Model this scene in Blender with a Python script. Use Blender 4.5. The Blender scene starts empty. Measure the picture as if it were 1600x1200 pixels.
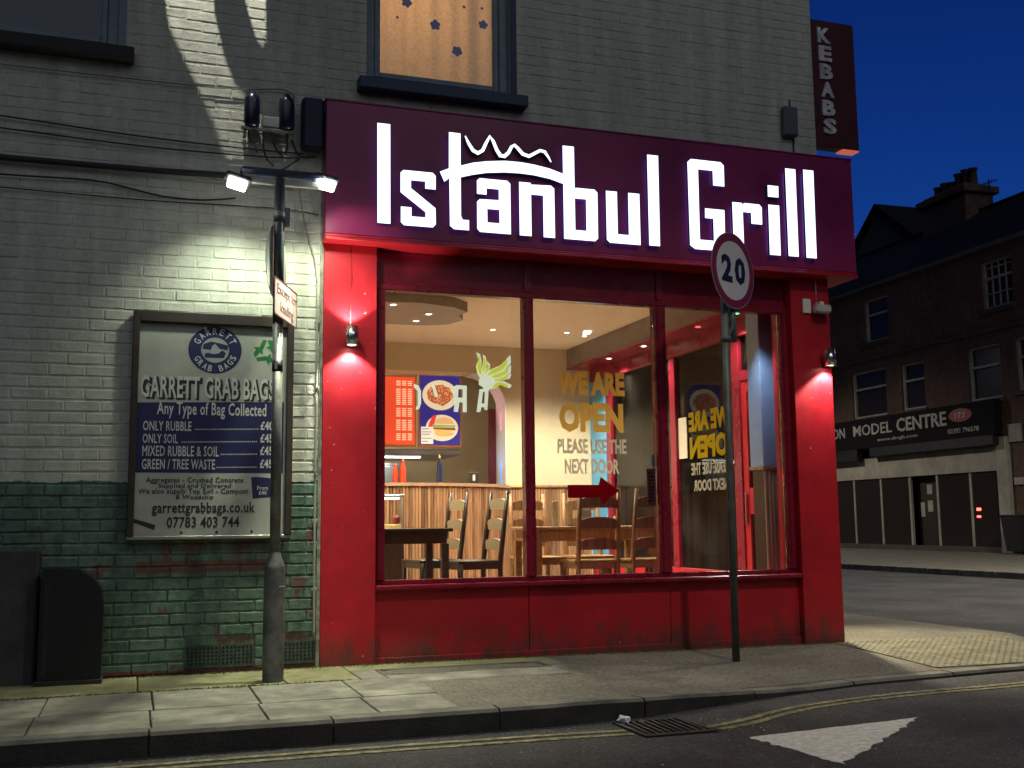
import bpy, bmesh, math, random
from mathutils import Vector, Matrix
from mathutils.geometry import tessellate_polygon
random.seed(7)
R = math.radians
sc = bpy.context.scene
C = sc.collection

# ------------------------------------------------------------------ camera
cam_d = bpy.data.cameras.new('camera'); cam = bpy.data.objects.new('camera', cam_d); C.objects.link(cam)
yaw, pitch, roll = 0.3331, 0.1270, -0.0108
f = Vector((math.sin(yaw)*math.cos(pitch), math.cos(yaw)*math.cos(pitch), math.sin(pitch)))
r0 = Vector((math.cos(yaw), -math.sin(yaw), 0)); u0 = r0.cross(f)
rr = r0*math.cos(roll)+u0*math.sin(roll); uu = -r0*math.sin(roll)+u0*math.cos(roll)
m = Matrix((rr, uu, -f)).transposed().to_4x4(); m.translation = (0, -7.88, 0.993)
cam.matrix_world = m
cam_d.sensor_fit = 'HORIZONTAL'; cam_d.sensor_width = 36; cam_d.lens = 1699.3/1600*36
cam_d.clip_start = 0.05; cam_d.clip_end = 600
sc.camera = cam

# ------------------------------------------------------------------ sky, exposure
w = bpy.data.worlds.new('World'); sc.world = w; w.use_nodes = True
nt = w.node_tree; nt.nodes.clear()
out = nt.nodes.new('ShaderNodeOutputWorld'); bg = nt.nodes.new('ShaderNodeBackground')
sky = nt.nodes.new('ShaderNodeTexSky'); sky.sky_type = 'NISHITA'; sky.sun_disc = False
sky.sun_elevation = R(-4.0); sky.sun_rotation = R(30); sky.air_density = 1.0; sky.dust_density = 0.4; sky.ozone_density = 4.0
tint = nt.nodes.new('ShaderNodeMix'); tint.data_type = 'RGBA'; tint.blend_type = 'MULTIPLY'; tint.inputs[0].default_value = 1.0
tint.inputs[7].default_value = (0.24, 1.22, 1.85, 1)
nt.links.new(sky.outputs[0], tint.inputs[6]); nt.links.new(tint.outputs[2], bg.inputs[0]); nt.links.new(bg.outputs[0], out.inputs[0])
SKY_STRENGTH = 1.0
bg.inputs[1].default_value = SKY_STRENGTH
# faint last twilight coming from low behind the camera
sd = bpy.data.lights.new('twilight', 'SUN'); sd.energy = 0.27; sd.angle = R(60); sd.color = (0.84, 0.93, 1.0)
so = bpy.data.objects.new('twilight', sd); C.objects.link(so); so.rotation_euler = (R(58), 0, R(-12))
sc.view_settings.view_transform = 'Standard'; sc.view_settings.look = 'None'
sc.view_settings.exposure = 0.25; sc.view_settings.gamma = 1; sc.view_settings.use_curve_mapping = False
sc.cycles.use_denoising = True; sc.cycles.max_bounces = 8; sc.cycles.transparent_max_bounces = 16
sc.cycles.sample_clamp_indirect = 4; sc.cycles.caustics_reflective = False; sc.cycles.caustics_refractive = False

# ------------------------------------------------------------------ materials
MATS = {}
def mat(name, col, rough=0.6, metal=0.0, var=0.0, vscale=6.0, bump=0.0, bscale=40.0, coat=0.0, col2=None, emit=None, estr=0.0, detail=6, spec=0.5, dirt=0.0, dscale=1.5):
    if name in MATS: return MATS[name]
    M = bpy.data.materials.new(name); M.use_nodes = True; n = M.node_tree.nodes; l = M.node_tree.links
    b = n['Principled BSDF']; b.inputs['Roughness'].default_value = rough; b.inputs['Metallic'].default_value = metal
    b.inputs['Base Color'].default_value = (*col, 1); b.inputs['Specular IOR Level'].default_value = spec
    if coat: b.inputs['Coat Weight'].default_value = coat; b.inputs['Coat Roughness'].default_value = 0.12
    tc = n.new('ShaderNodeNewGeometry')
    if var or col2:
        nz = n.new('ShaderNodeTexNoise'); nz.inputs['Scale'].default_value = vscale; nz.inputs['Detail'].default_value = detail; nz.inputs['Roughness'].default_value = 0.62
        l.new(tc.outputs['Position'], nz.inputs['Vector'])
        cr = n.new('ShaderNodeValToRGB'); l.new(nz.outputs['Fac'], cr.inputs[0])
        c2 = col2 or tuple(min(1, c*(1+var)) for c in col); c1 = col if col2 else tuple(c*(1-var) for c in col)
        cr.color_ramp.elements[0].position = 0.35; cr.color_ramp.elements[1].position = 0.66
        cr.color_ramp.elements[0].color = (*c1, 1); cr.color_ramp.elements[1].color = (*c2, 1)
        src = cr.outputs[0]
        if dirt:
            n2 = n.new('ShaderNodeTexNoise'); n2.inputs['Scale'].default_value = dscale; n2.inputs['Detail'].default_value = 8; n2.inputs['Roughness'].default_value = 0.7
            l.new(tc.outputs['Position'], n2.inputs['Vector'])
            r2 = n.new('ShaderNodeValToRGB'); r2.color_ramp.elements[0].position = 0.4; r2.color_ramp.elements[1].position = 0.62
            r2.color_ramp.elements[0].color = (1-dirt,)*3+(1,); r2.color_ramp.elements[1].color = (1, 1, 1, 1)
            l.new(n2.outputs['Fac'], r2.inputs[0])
            mx = n.new('ShaderNodeMix'); mx.data_type = 'RGBA'; mx.blend_type = 'MULTIPLY'; mx.inputs[0].default_value = 1
            l.new(src, mx.inputs[6]); l.new(r2.outputs[0], mx.inputs[7]); src = mx.outputs[2]
        l.new(src, b.inputs['Base Color'])
        mr = n.new('ShaderNodeMapRange'); mr.inputs[3].default_value = max(0.03, rough-0.1); mr.inputs[4].default_value = min(1, rough+0.12)
        l.new(nz.outputs['Fac'], mr.inputs[0]); l.new(mr.outputs[0], b.inputs['Roughness'])
    if bump:
        nb = n.new('ShaderNodeTexNoise'); nb.inputs['Scale'].default_value = bscale; nb.inputs['Detail'].default_value = 5
        l.new(tc.outputs['Position'], nb.inputs['Vector'])
        bp = n.new('ShaderNodeBump'); bp.inputs['Strength'].default_value = bump; bp.inputs['Distance'].default_value = 0.01
        l.new(nb.outputs['Fac'], bp.inputs['Height']); l.new(bp.outputs[0], b.inputs['Normal'])
    if emit:
        b.inputs['Emission Color'].default_value = (*emit, 1); b.inputs['Emission Strength'].default_value = estr
    MATS[name] = M; return M

def glass_mat(name, tint=(1, 1, 1), rough=0.02, ior=1.5, smear=0.0):
    M = bpy.data.materials.new(name); M.use_nodes = True; n = M.node_tree.nodes; l = M.node_tree.links; n.clear()
    o = n.new('ShaderNodeOutputMaterial'); t = n.new('ShaderNodeBsdfTransparent'); t.inputs[0].default_value = (*tint, 1)
    g = n.new('ShaderNodeBsdfGlossy'); g.inputs['Roughness'].default_value = rough
    fr = n.new('ShaderNodeFresnel'); fr.inputs[0].default_value = ior
    mx = n.new('ShaderNodeMixShader'); l.new(fr.outputs[0], mx.inputs[0]); l.new(t.outputs[0], mx.inputs[1]); l.new(g.outputs[0], mx.inputs[2])
    last = mx
    if smear:
        d = n.new('ShaderNodeBsdfDiffuse'); d.inputs[0].default_value = (0.6, 0.6, 0.6, 1)
        nz = n.new('ShaderNodeTexNoise'); nz.inputs['Scale'].default_value = 4; nz.inputs['Detail'].default_value = 8
        mr = n.new('ShaderNodeMapRange'); mr.inputs[1].default_value = 0.45; mr.inputs[2].default_value = 0.75; mr.inputs[4].default_value = smear
        l.new(nz.outputs[0], mr.inputs[0]); m2 = n.new('ShaderNodeMixShader'); l.new(mr.outputs[0], m2.inputs[0])
        l.new(mx.outputs[0], m2.inputs[1]); l.new(d.outputs[0], m2.inputs[2]); last = m2
    l.new(last.outputs[0], o.inputs[0]); MATS[name] = M; return M

def add_wear(M, ground=True, scale=9.0, chips=True):
    # splashed dirt low down and small chips and rubs in the paint
    n = M.node_tree.nodes; l = M.node_tree.links; b = n['Principled BSDF']; g = n.new('ShaderNodeNewGeometry'); src = b.inputs['Base Color'].links[0].from_socket
    sp = n.new('ShaderNodeSeparateXYZ'); l.new(g.outputs['Position'], sp.inputs[0])
    mp = n.new('ShaderNodeMapping'); mp.inputs['Scale'].default_value = (1, 1, .45); l.new(g.outputs['Position'], mp.inputs[0])
    nz = n.new('ShaderNodeTexNoise'); nz.inputs['Scale'].default_value = scale; nz.inputs['Detail'].default_value = 9; nz.inputs['Roughness'].default_value = .72; l.new(mp.outputs[0], nz.inputs['Vector'])
    mr = n.new('ShaderNodeMapRange'); mr.inputs[1].default_value = -.05; mr.inputs[2].default_value = .34; mr.inputs[3].default_value = .30; mr.inputs[4].default_value = -.12; l.new(sp.outputs[2], mr.inputs[0])
    ad = n.new('ShaderNodeMath'); ad.operation = 'ADD'; l.new(nz.outputs[0], ad.inputs[0]); l.new(mr.outputs[0], ad.inputs[1])
    r = n.new('ShaderNodeValToRGB'); r.color_ramp.elements[0].position = .52; r.color_ramp.elements[1].position = .78; r.color_ramp.elements[1].color = (.8, .8, .8, 1); l.new(ad.outputs[0], r.inputs[0])
    m1 = n.new('ShaderNodeMix'); m1.data_type = 'RGBA'; m1.inputs[7].default_value = (.055, .045, .035, 1); l.new(r.outputs[0], m1.inputs[0]); l.new(src, m1.inputs[6]); out = m1.outputs[2]
    if chips:
        n2 = n.new('ShaderNodeTexNoise'); n2.inputs['Scale'].default_value = 27; n2.inputs['Detail'].default_value = 4; l.new(g.outputs['Position'], n2.inputs['Vector'])
        r2 = n.new('ShaderNodeValToRGB'); r2.color_ramp.elements[0].position = .735; r2.color_ramp.elements[1].position = .75; l.new(n2.outputs[0], r2.inputs[0])
        m2 = n.new('ShaderNodeMix'); m2.data_type = 'RGBA'; m2.inputs[7].default_value = (.45, .25, .2, 1); l.new(r2.outputs[0], m2.inputs[0]); l.new(out, m2.inputs[6]); out = m2.outputs[2]
    l.new(out, b.inputs['Base Color'])
    rg = n.new('ShaderNodeMapRange'); rg.inputs[3].default_value = .22; rg.inputs[4].default_value = .6; l.new(nz.outputs[0], rg.inputs[0]); l.new(rg.outputs[0], b.inputs['Roughness'])
    return M

def island_wood(name, dark, lightc, rough=.45):
    M = bpy.data.materials.new(name); M.use_nodes = True; n = M.node_tree.nodes; l = M.node_tree.links; b = n['Principled BSDF']; g = n.new('ShaderNodeNewGeometry')
    mp = n.new('ShaderNodeMapping'); mp.inputs['Scale'].default_value = (40, 40, 3); l.new(g.outputs['Position'], mp.inputs[0])
    nz = n.new('ShaderNodeTexNoise'); nz.inputs['Scale'].default_value = 1; nz.inputs['Detail'].default_value = 5; l.new(mp.outputs[0], nz.inputs['Vector'])
    ad = n.new('ShaderNodeMath'); ad.operation = 'MULTIPLY_ADD'; ad.inputs[1].default_value = .6; l.new(g.outputs['Random Per Island'], ad.inputs[0]); l.new(nz.outputs[0], ad.inputs[2])
    r = n.new('ShaderNodeValToRGB'); r.color_ramp.elements[0].position = .35; r.color_ramp.elements[1].position = 1.1 if False else .98; r.color_ramp.elements[0].color = (*dark, 1); r.color_ramp.elements[1].color = (*lightc, 1)
    l.new(ad.outputs[0], r.inputs[0]); l.new(r.outputs[0], b.inputs['Base Color']); b.inputs['Roughness'].default_value = rough; MATS[name] = M; return M

def vinyl(name, col):
    M = bpy.data.materials.new(name); M.use_nodes = True; n = M.node_tree.nodes; l = M.node_tree.links; n.clear()
    o = n.new('ShaderNodeOutputMaterial'); d = n.new('ShaderNodeBsdfDiffuse'); t = n.new('ShaderNodeBsdfTranslucent'); m = n.new('ShaderNodeMixShader')
    d.inputs[0].default_value = (*col, 1); t.inputs[0].default_value = (*[min(1, c*1.15) for c in col], 1); m.inputs[0].default_value = .70
    l.new(d.outputs[0], m.inputs[1]); l.new(t.outputs[0], m.inputs[2]); l.new(m.outputs[0], o.inputs[0]); MATS[name] = M; return M

def painted_brick_mat():
    M = bpy.data.materials.new('painted_brick'); M.use_nodes = True; n = M.node_tree.nodes; l = M.node_tree.links
    b = n['Principled BSDF']; g = n.new('ShaderNodeNewGeometry'); oi = n.new('ShaderNodeObjectInfo')
    sep = n.new('ShaderNodeSeparateXYZ'); l.new(g.outputs['Position'], sep.inputs[0])
    def noise(s, d=6, r=.6):
        x = n.new('ShaderNodeTexNoise'); x.inputs['Scale'].default_value = s; x.inputs['Detail'].default_value = d; x.inputs['Roughness'].default_value = r
        l.new(g.outputs['Position'], x.inputs['Vector']); return x
    def math_(op, a, bb):
        x = n.new('ShaderNodeMath'); x.operation = op
        for i, v in enumerate((a, bb)):
            if hasattr(v, 'links'): l.new(v, x.inputs[i])
            else: x.inputs[i].default_value = v
        return x.outputs[0]
    def ramp(fac, p0, p1, c0, c1):
        x = n.new('ShaderNodeValToRGB'); x.color_ramp.elements[0].position = p0; x.color_ramp.elements[1].position = p1
        x.color_ramp.elements[0].color = (*c0, 1); x.color_ramp.elements[1].color = (*c1, 1); l.new(fac, x.inputs[0]); return x.outputs[0]
    def mix(fac, a, bb, bt='MIX'):
        x = n.new('ShaderNodeMix'); x.data_type = 'RGBA'; x.blend_type = bt
        if hasattr(fac, 'links'): l.new(fac, x.inputs[0])
        else: x.inputs[0].default_value = fac
        l.new(a, x.inputs[6]); l.new(bb, x.inputs[7]); return x.outputs[2]
    z = sep.outputs[2]
    n1 = noise(3.0, 8, .65); n2 = noise(14, 8, .7); n3 = noise(0.9, 4)
    white = ramp(n2.outputs[0], .35, .7, (.50, .51, .43), (.66, .66, .56))
    green = ramp(n2.outputs[0], .35, .7, (.050, .10, .075), (.16, .25, .185))
    zz = math_('ADD', z, math_('ADD', math_('MULTIPLY', n1.outputs[0], 0.10), math_('MULTIPLY', n2.outputs[0], 0.05)))
    lo = ramp(math_('GREATER_THAN', zz, 1.375), .4, .6, (0, 0, 0), (1, 1, 1))
    c = mix(lo, green, white)
    # worn paint showing brick near the foot and in patches, bare red course under the board
    brick = ramp(n2.outputs[0], .3, .7, (.10, .035, .025), (.19, .07, .045))
    chip = math_('MULTIPLY', math_('GREATER_THAN', n1.outputs[0], .575), math_('LESS_THAN', z, 1.0))
    foot = math_('LESS_THAN', math_('ADD', z, math_('MULTIPLY', n1.outputs[0], .12)), 0.09)
    crse = math_('MULTIPLY', math_('MULTIPLY', math_('GREATER_THAN', z, .678), math_('LESS_THAN', z, .76)), math_('MULTIPLY', math_('GREATER_THAN', sep.outputs[0], .02), math_('LESS_THAN', sep.outputs[0], .93)))
    c = mix(math_('MAXIMUM', math_('MULTIPLY', chip, .75), math_('MAXIMUM', foot, math_('MULTIPLY', crse, .85))), c, brick)
    # grime streaks
    mp = n.new('ShaderNodeMapping'); mp.inputs['Scale'].default_value = (5, 5, .55); l.new(g.outputs['Position'], mp.inputs[0])
    ns = n.new('ShaderNodeTexNoise'); ns.inputs['Scale'].default_value = 1.4; ns.inputs['Detail'].default_value = 7; l.new(mp.outputs[0], ns.inputs['Vector'])
    gr = ramp(ns.outputs[0], .32, .62, (.76, .77, .74), (1, 1, 1)); c = mix(1.0, c, gr, 'MULTIPLY')
    n4 = noise(60, 3); pit = ramp(n4.outputs[0], .28, .36, (.35, .35, .33), (1, 1, 1)); c = mix(.7, c, pit, 'MULTIPLY')
    l.new(c, b.inputs['Base Color']); b.inputs['Roughness'].default_value = .62
    bp = n.new('ShaderNodeBump'); bp.inputs['Strength'].default_value = .55; bp.inputs['Distance'].default_value = .012
    nb = noise(26, 8, .65); l.new(nb.outputs[0], bp.inputs['Height']); l.new(bp.outputs[0], b.inputs['Normal'])
    MATS['painted_brick'] = M; return M

# ------------------------------------------------------------------ mesh builder
WL = {}
def wloc(o):
    v = Vector((0, 0, 0))
    while o is not None: v += Vector(o.location); o = o.parent
    return v
class MB:
    def __init__(s): s.v = []; s.f = []; s.m = []; s.sm = []
    def add(s, vs, fs, mi=0, smooth=False):
        k = len(s.v); s.v += [tuple(v) for v in vs]
        for q in fs: s.f.append([k+i for i in q]); s.m.append(mi); s.sm.append(smooth)
        return s
    def box(s, x0, x1, y0, y1, z0, z1, mi=0, bev=0.0, jit=0.0):
        bm = bmesh.new(); bmesh.ops.create_cube(bm, size=1)
        for v in bm.verts: v.co = Vector(((x0+x1)/2+v.co.x*(x1-x0), (y0+y1)/2+v.co.y*(y1-y0), (z0+z1)/2+v.co.z*(z1-z0)))
        if bev: bmesh.ops.bevel(bm, geom=bm.edges[:], offset=min(bev, .45*min(x1-x0, y1-y0, z1-z0)), segments=1, affect='EDGES')
        if jit:
            for v in bm.verts: v.co += Vector((random.uniform(-1, 1), random.uniform(-1, 1), random.uniform(-1, 1)))*jit
        bm.verts.index_update()
        s.add([v.co for v in bm.verts], [[v.index for v in q.verts] for q in bm.faces], mi); bm.free(); return s
    def obox(s, a, b, wd, th, up=(0, 0, 1), mi=0):       # a bar of rectangular section from a to b
        a = Vector(a); b = Vector(b); d = (b-a).normalized(); sx = d.cross(Vector(up))
        if sx.length < 1e-4: sx = Vector((1, 0, 0))
        sx.normalize(); sy = sx.cross(d).normalized(); vs = []
        for p in (a, b):
            for i, j in ((-1, -1), (1, -1), (1, 1), (-1, 1)): vs.append(p+sx*wd/2*i+sy*th/2*j)
        s.add(vs, [(3, 2, 1, 0), (4, 5, 6, 7), (0, 1, 5, 4), (1, 2, 6, 5), (2, 3, 7, 6), (3, 0, 4, 7)], mi); return s
    def tube(s, pts, r, n=10, mi=0, caps=True, rs=None):
        pts = [Vector(p) for p in pts]; rings = []; k = len(s.v)
        ref = Vector((0, 0, 1))
        vs = []
        for i, p in enumerate(pts):
            d = (pts[min(i+1, len(pts)-1)]-pts[max(i-1, 0)]).normalized()
            a = d.cross(ref)
            if a.length < 1e-3: a = d.cross(Vector((1, 0, 0)))
            a.normalize(); b = a.cross(d).normalized(); ra = rs[i] if rs else r
            for j in range(n):
                t = 2*math.pi*j/n; vs.append(p+(a*math.cos(t)+b*math.sin(t))*ra)
        fs = []
        for i in range(len(pts)-1):
            for j in range(n): fs.append((i*n+j, i*n+(j+1) % n, (i+1)*n+(j+1) % n, (i+1)*n+j))
        s.add(vs, fs, mi, True)
        if caps:
            s.f.append([k+j for j in range(n)][::-1]); s.m.append(mi); s.sm.append(False)
            s.f.append([k+(len(pts)-1)*n+j for j in range(n)]); s.m.append(mi); s.sm.append(False)
        return s
    def lathe(s, prof, c=(0, 0, 0), n=20, mi=0):          # profile of (radius, z)
        vs = []; fs = []
        for (r_, z) in prof:
            for j in range(n): t = 2*math.pi*j/n; vs.append((c[0]+r_*math.cos(t), c[1]+r_*math.sin(t), c[2]+z))
        for i in range(len(prof)-1):
            for j in range(n): fs.append((i*n+j, i*n+(j+1) % n, (i+1)*n+(j+1) % n, (i+1)*n+j))
        s.add(vs, fs, mi, True); return s
    def poly(s, loop, o, u, v, th, holes=(), mi=0, mside=None):   # polygon in plane (u,v) at o, extruded by th along -(u x v)
        o = Vector(o); u = Vector(u); v = Vector(v); nn = u.cross(v).normalized()
        loops = [list(loop)]+[list(h) for h in holes]
        P = [[Vector((a, b, 0)) for a, b in L] for L in loops]; flat = [p for L in P for p in L]
        tr = tessellate_polygon(P); F = [o+u*p.x+v*p.y for p in flat]; Bk = [q-nn*th for q in F]
        N = len(flat); fs = []
        for t in tr:
            a, b, c = t; nrm = (F[b]-F[a]).cross(F[c]-F[a])
            if nrm.dot(nn) < 0: a, c = c, a
            fs.append((a, b, c))
        s.add(F+Bk, fs, mi)
        k = len(s.v)-2*N
        for a, b, c in fs: s.f.append([k+N+c, k+N+b, k+N+a]); s.m.append(mi if mside is None else mside); s.sm.append(False)
        st = 0
        for L in P:
            area = sum(L[i].x*L[(i+1) % len(L)].y-L[(i+1) % len(L)].x*L[i].y for i in range(len(L)))
            for i in range(len(L)):
                a, b = st+i, st+(i+1) % len(L)
                q = [k+b, k+a, k+N+a, k+N+b]
                if (area < 0) ^ (st > 0): q = q[::-1]
                s.f.append(q); s.m.append(mi if mside is None else mside); s.sm.append(False)
            st += len(L)
        return s
    def mesh(s, name, mats, off=Vector((0, 0, 0))):
        me = bpy.data.meshes.new(name)
        me.from_pydata([tuple(Vector(v)-off) for v in s.v], [], s.f)
        for M in (mats if isinstance(mats, (list, tuple)) else [mats]): me.materials.append(M)
        for p, mi, q in zip(me.polygons, s.m, s.sm): p.material_index = mi; p.use_smooth = q
        me.update(); return me
    def build(s, name, mats, parent=None, local=False, at=None):
        o = bpy.data.objects.new(name, None if False else s.mesh(name, mats, Vector((0, 0, 0)) if local else (Vector(at) if (at is not None and parent is None) else wloc(parent))))
        C.objects.link(o)
        if parent is not None: o.parent = parent
        elif at is not None and not local: o.location = at
        return o
def tag(o, label=None, cat=None, group=None, kind=None):
    if label: o['label'] = label
    if cat: o['category'] = cat
    if group: o['group'] = group
    if kind: o['kind'] = kind
    return o
def thing(name, label, cat, loc=(0, 0, 0), rz=0, group=None):
    o = bpy.data.objects.new(name, None); C.objects.link(o); o.empty_display_size = .1
    o.location = loc; o.rotation_euler = (0, 0, rz); return tag(o, label, cat, group)
def struct(o): o['kind'] = 'structure'; return o
def stuff(o): o['kind'] = 'stuff'; return o
def copy_tree(o, parent=None):
    c = o.copy(); C.objects.link(c); c.parent = parent
    for ch in list(o.children): copy_tree(ch, c)
    return c
def lamp(name, kind, loc, energy, col, parent=None, rot=None, to=None, size=.05, spot=None, blend=.4):
    d = bpy.data.lights.new(name, kind); d.energy = energy; d.color = col
    if kind == 'AREA': d.size = size
    else: d.shadow_soft_size = size
    if kind == 'SPOT': d.spot_size = R(spot); d.spot_blend = blend
    o = bpy.data.objects.new(name, d); C.objects.link(o)
    if parent is not None: o.parent = parent
    o.location = Vector(loc)-(wloc(parent) if parent is not None else Vector((0, 0, 0)))
    if to is not None: o.rotation_euler = (Vector(to)-Vector(loc)).to_track_quat('-Z', 'Y').to_euler()
    elif rot: o.rotation_euler = rot
    return o
def text_mesh(txt, o, u, v, wd, ht, th=.001, bold=0.0, mirror=False, mb=None, mi=0, res=2, spacing=1.0):
    cu = bpy.data.curves.new('t', 'FONT'); cu.body = txt; cu.resolution_u = res; cu.offset = bold; cu.space_character = spacing
    ob = bpy.data.objects.new('t', cu); C.objects.link(ob); dg = bpy.context.evaluated_depsgraph_get()
    me = bpy.data.meshes.new_from_object(ob.evaluated_get(dg)); bpy.data.objects.remove(ob); bpy.data.curves.remove(cu)
    xs = [p.co.x for p in me.vertices]; ys = [p.co.y for p in me.vertices]; x0, x1, y0, y1 = min(xs), max(xs), min(ys), max(ys)
    o = Vector(o); u = Vector(u); v = Vector(v); nn = u.cross(v).normalized(); mb = mb or MB()
    vs = []
    for p in me.vertices:
        a = (p.co.x-x0)/(x1-x0)
        if mirror: a = 1-a
        vs.append(o+u*(a*wd)+v*((p.co.y-y0)/(y1-y0)*ht)+nn*th)
    fs = [list(q.vertices) for q in me.polygons]
    out = []
    for q in fs:
        nrm = (vs[q[1]]-vs[q[0]]).cross(vs[q[2]]-vs[q[0]])
        out.append(q[::-1] if nrm.dot(nn) < 0 else q)
    # give the print a real thickness: front faces plus a rim down to the surface
    N = len(vs); edge = {}
    for q in out:
        for i in range(len(q)):
            e = (q[i], q[(i+1) % len(q)]); edge[e] = 1
    rim = [[b, a, a+N, b+N] for (a, b) in edge if (b, a) not in edge]
    mb.add(vs+[p-nn*th for p in vs], out+rim, mi); bpy.data.meshes.remove(me); return mb
X = (1, 0, 0); Y = (0, 1, 0); Z = (0, 0, 1)
def ell(cx, cy, rx, ry=None, n=32, a0=0, a1=360):
    ry = rx if ry is None else ry; k = n if a1-a0 == 360 else n+1
    return [(cx+rx*math.cos(R(a0+(a1-a0)*i/n)), cy+ry*math.sin(R(a0+(a1-a0)*i/n))) for i in range(k)]
def rrect(x0, x1, y0, y1, r, n=5):
    o = []
    for cx, cy, a in ((x1-r, y1-r, 0), (x0+r, y1-r, 90), (x0+r, y0+r, 180), (x1-r, y0+r, 270)):
        for i in range(n+1): t = R(a+90*i/n); o.append((cx+r*math.cos(t), cy+r*math.sin(t)))
    return o
def sstep(a, b, x): t = max(0, min(1, (x-a)/(b-a))); return t*t*(3-2*t)
# ------------------------------------------------------------------ palette
brickM = painted_brick_mat()
red = mat('red_gloss_paint', (.50, .014, .024), .36, var=.12, vscale=2.5, bump=.06, bscale=90, spec=.5, dirt=.18, dscale=3)
add_wear(red)
red_d = mat('fascia_panel', (.27, .020, .10), .34, var=.22, vscale=1.6, bump=.03, bscale=60, spec=.5)
frame_red = mat('frame_red_unlit', (.22, .010, .028), .28, var=.1, vscale=5, bump=.05, bscale=80)  # same red paint, its colour darkened for the unlit frames
asphalt = mat('asphalt', (.018, .018, .021), .84, col2=(.115, .112, .116), vscale=55, bump=1.0, bscale=110, dirt=.5, dscale=.9)
tarmac = mat('pavement_tarmac', (.075, .070, .055), .85, col2=(.25, .235, .19), vscale=42, bump=.6, bscale=180, dirt=.3, dscale=1.6)
slabM = mat('slab_concrete', (.20, .197, .16), .8, col2=(.36, .35, .29), vscale=4.5, bump=.45, bscale=120, dirt=.45, dscale=2.6)
moss = mat('mossy_concrete', (.20, .20, .085), .85, col2=(.34, .33, .18), vscale=6, bump=.6, bscale=70, dirt=.3, dscale=4)
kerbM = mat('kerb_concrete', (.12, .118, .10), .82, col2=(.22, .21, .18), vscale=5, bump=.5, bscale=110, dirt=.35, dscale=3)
kerbdark = mat('kerb_shaded_face', (.022, .022, .022), .8, col2=(.045, .043, .04), vscale=6, bump=.5, bscale=90)  # shade on the kerb's street face put into its dark colour
joint = mat('joint_dirt', (.03, .028, .02), .95, var=.3)
tact = mat('tactile_buff', (.10, .095, .068), .85, col2=(.20, .19, .13), vscale=5, bump=.3, bscale=80)
yellow = mat('yellow_road_paint', (.20, .185, .09), .8, col2=(.46, .43, .22), vscale=24, bump=.4, bscale=150, dirt=.65, dscale=16)
whitep = mat('white_road_paint', (.78, .78, .73), .75, col2=(.88, .88, .82), vscale=8, bump=.4, bscale=150, dirt=.35, dscale=26)
galv = mat('weathered_steel', (.20, .21, .195), .5, .25, var=.3, vscale=9, bump=.2, bscale=60, dirt=.4, dscale=5)
polegrey = mat('green_grey_pole', (.10, .115, .10), .5, var=.35, vscale=9, bump=.15, bscale=60)
darkpole = mat('dark_pole_paint', (.035, .042, .045), .5, var=.35, vscale=8, bump=.15, bscale=60)
black = mat('black_paint', (.012, .012, .014), .5, var=.3)
blackp = mat('black_plastic', (.02, .02, .022), .42)
navyw = mat('navy_painted_timber', (.016, .035, .085), .5, var=.3, vscale=7, bump=.1)
greyframe = mat('grey_window_frame', (.16, .20, .25), .45, var=.2, vscale=8)
chrome = mat('brushed_steel', (.6, .6, .6), .25, 1.0)
steel = mat('kitchen_steel', (.45, .46, .48), .3, 1.0, var=.1)
acryl = mat('lit_acrylic_face', (.8, .85, .9), .4, emit=(.80, .93, 1.0), estr=1.5)
blue_glow = mat('added_blue_glow', (.1, .12, .3), .4, emit=(.20, .32, 1.0), estr=6)
glassM = glass_mat('window_glass', (.93, .95, .94), .015, 1.42, smear=.03)
glassD = glass_mat('old_window_glass', (.8, .85, .9), .03, 1.5)
cream = mat('cream_wall_paint', (.60, .52, .36), .7, var=.04, vscale=2, bump=.05)
ceilM = mat('ceiling_paint', (.84, .74, .60), .75, var=.03, vscale=2, bump=.1, bscale=50)
bluep = mat('blue_wall_paint', (.10, .36, .62), .5, var=.04)
whitew = mat('white_satin', (.75, .73, .70), .5)
woodR = island_wood('reeded_wood', (.085, .035, .018), (.42, .23, .12))
woodL = island_wood('light_reeded_wood', (.40, .20, .07), (.78, .52, .25))
woodD = mat('dark_stained_wood', (.030, .016, .010), .38, col2=(.06, .032, .018), vscale=16)
woodM = mat('oak_wood', (.26, .13, .05), .4, col2=(.40, .22, .09), vscale=20)
cushion = mat('cream_slat', (.55, .47, .30), .5, var=.06)
floorM = mat('room_floor_tile', (.36, .30, .23), .3, var=.2)
orange = vinyl('orange_vinyl', (.98, .58, .13))
palev = vinyl('pale_vinyl', (.66, .62, .50))
redv = vinyl('red_vinyl', (.38, .006, .03))
greenv = mat('lime_reflection', (.62, .70, .05), .5, emit=(.62, .70, .06), estr=.42)
whitev = mat('white_reflection', (.8, .85, .7), .5, emit=(.80, .88, .66), estr=.42)

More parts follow.
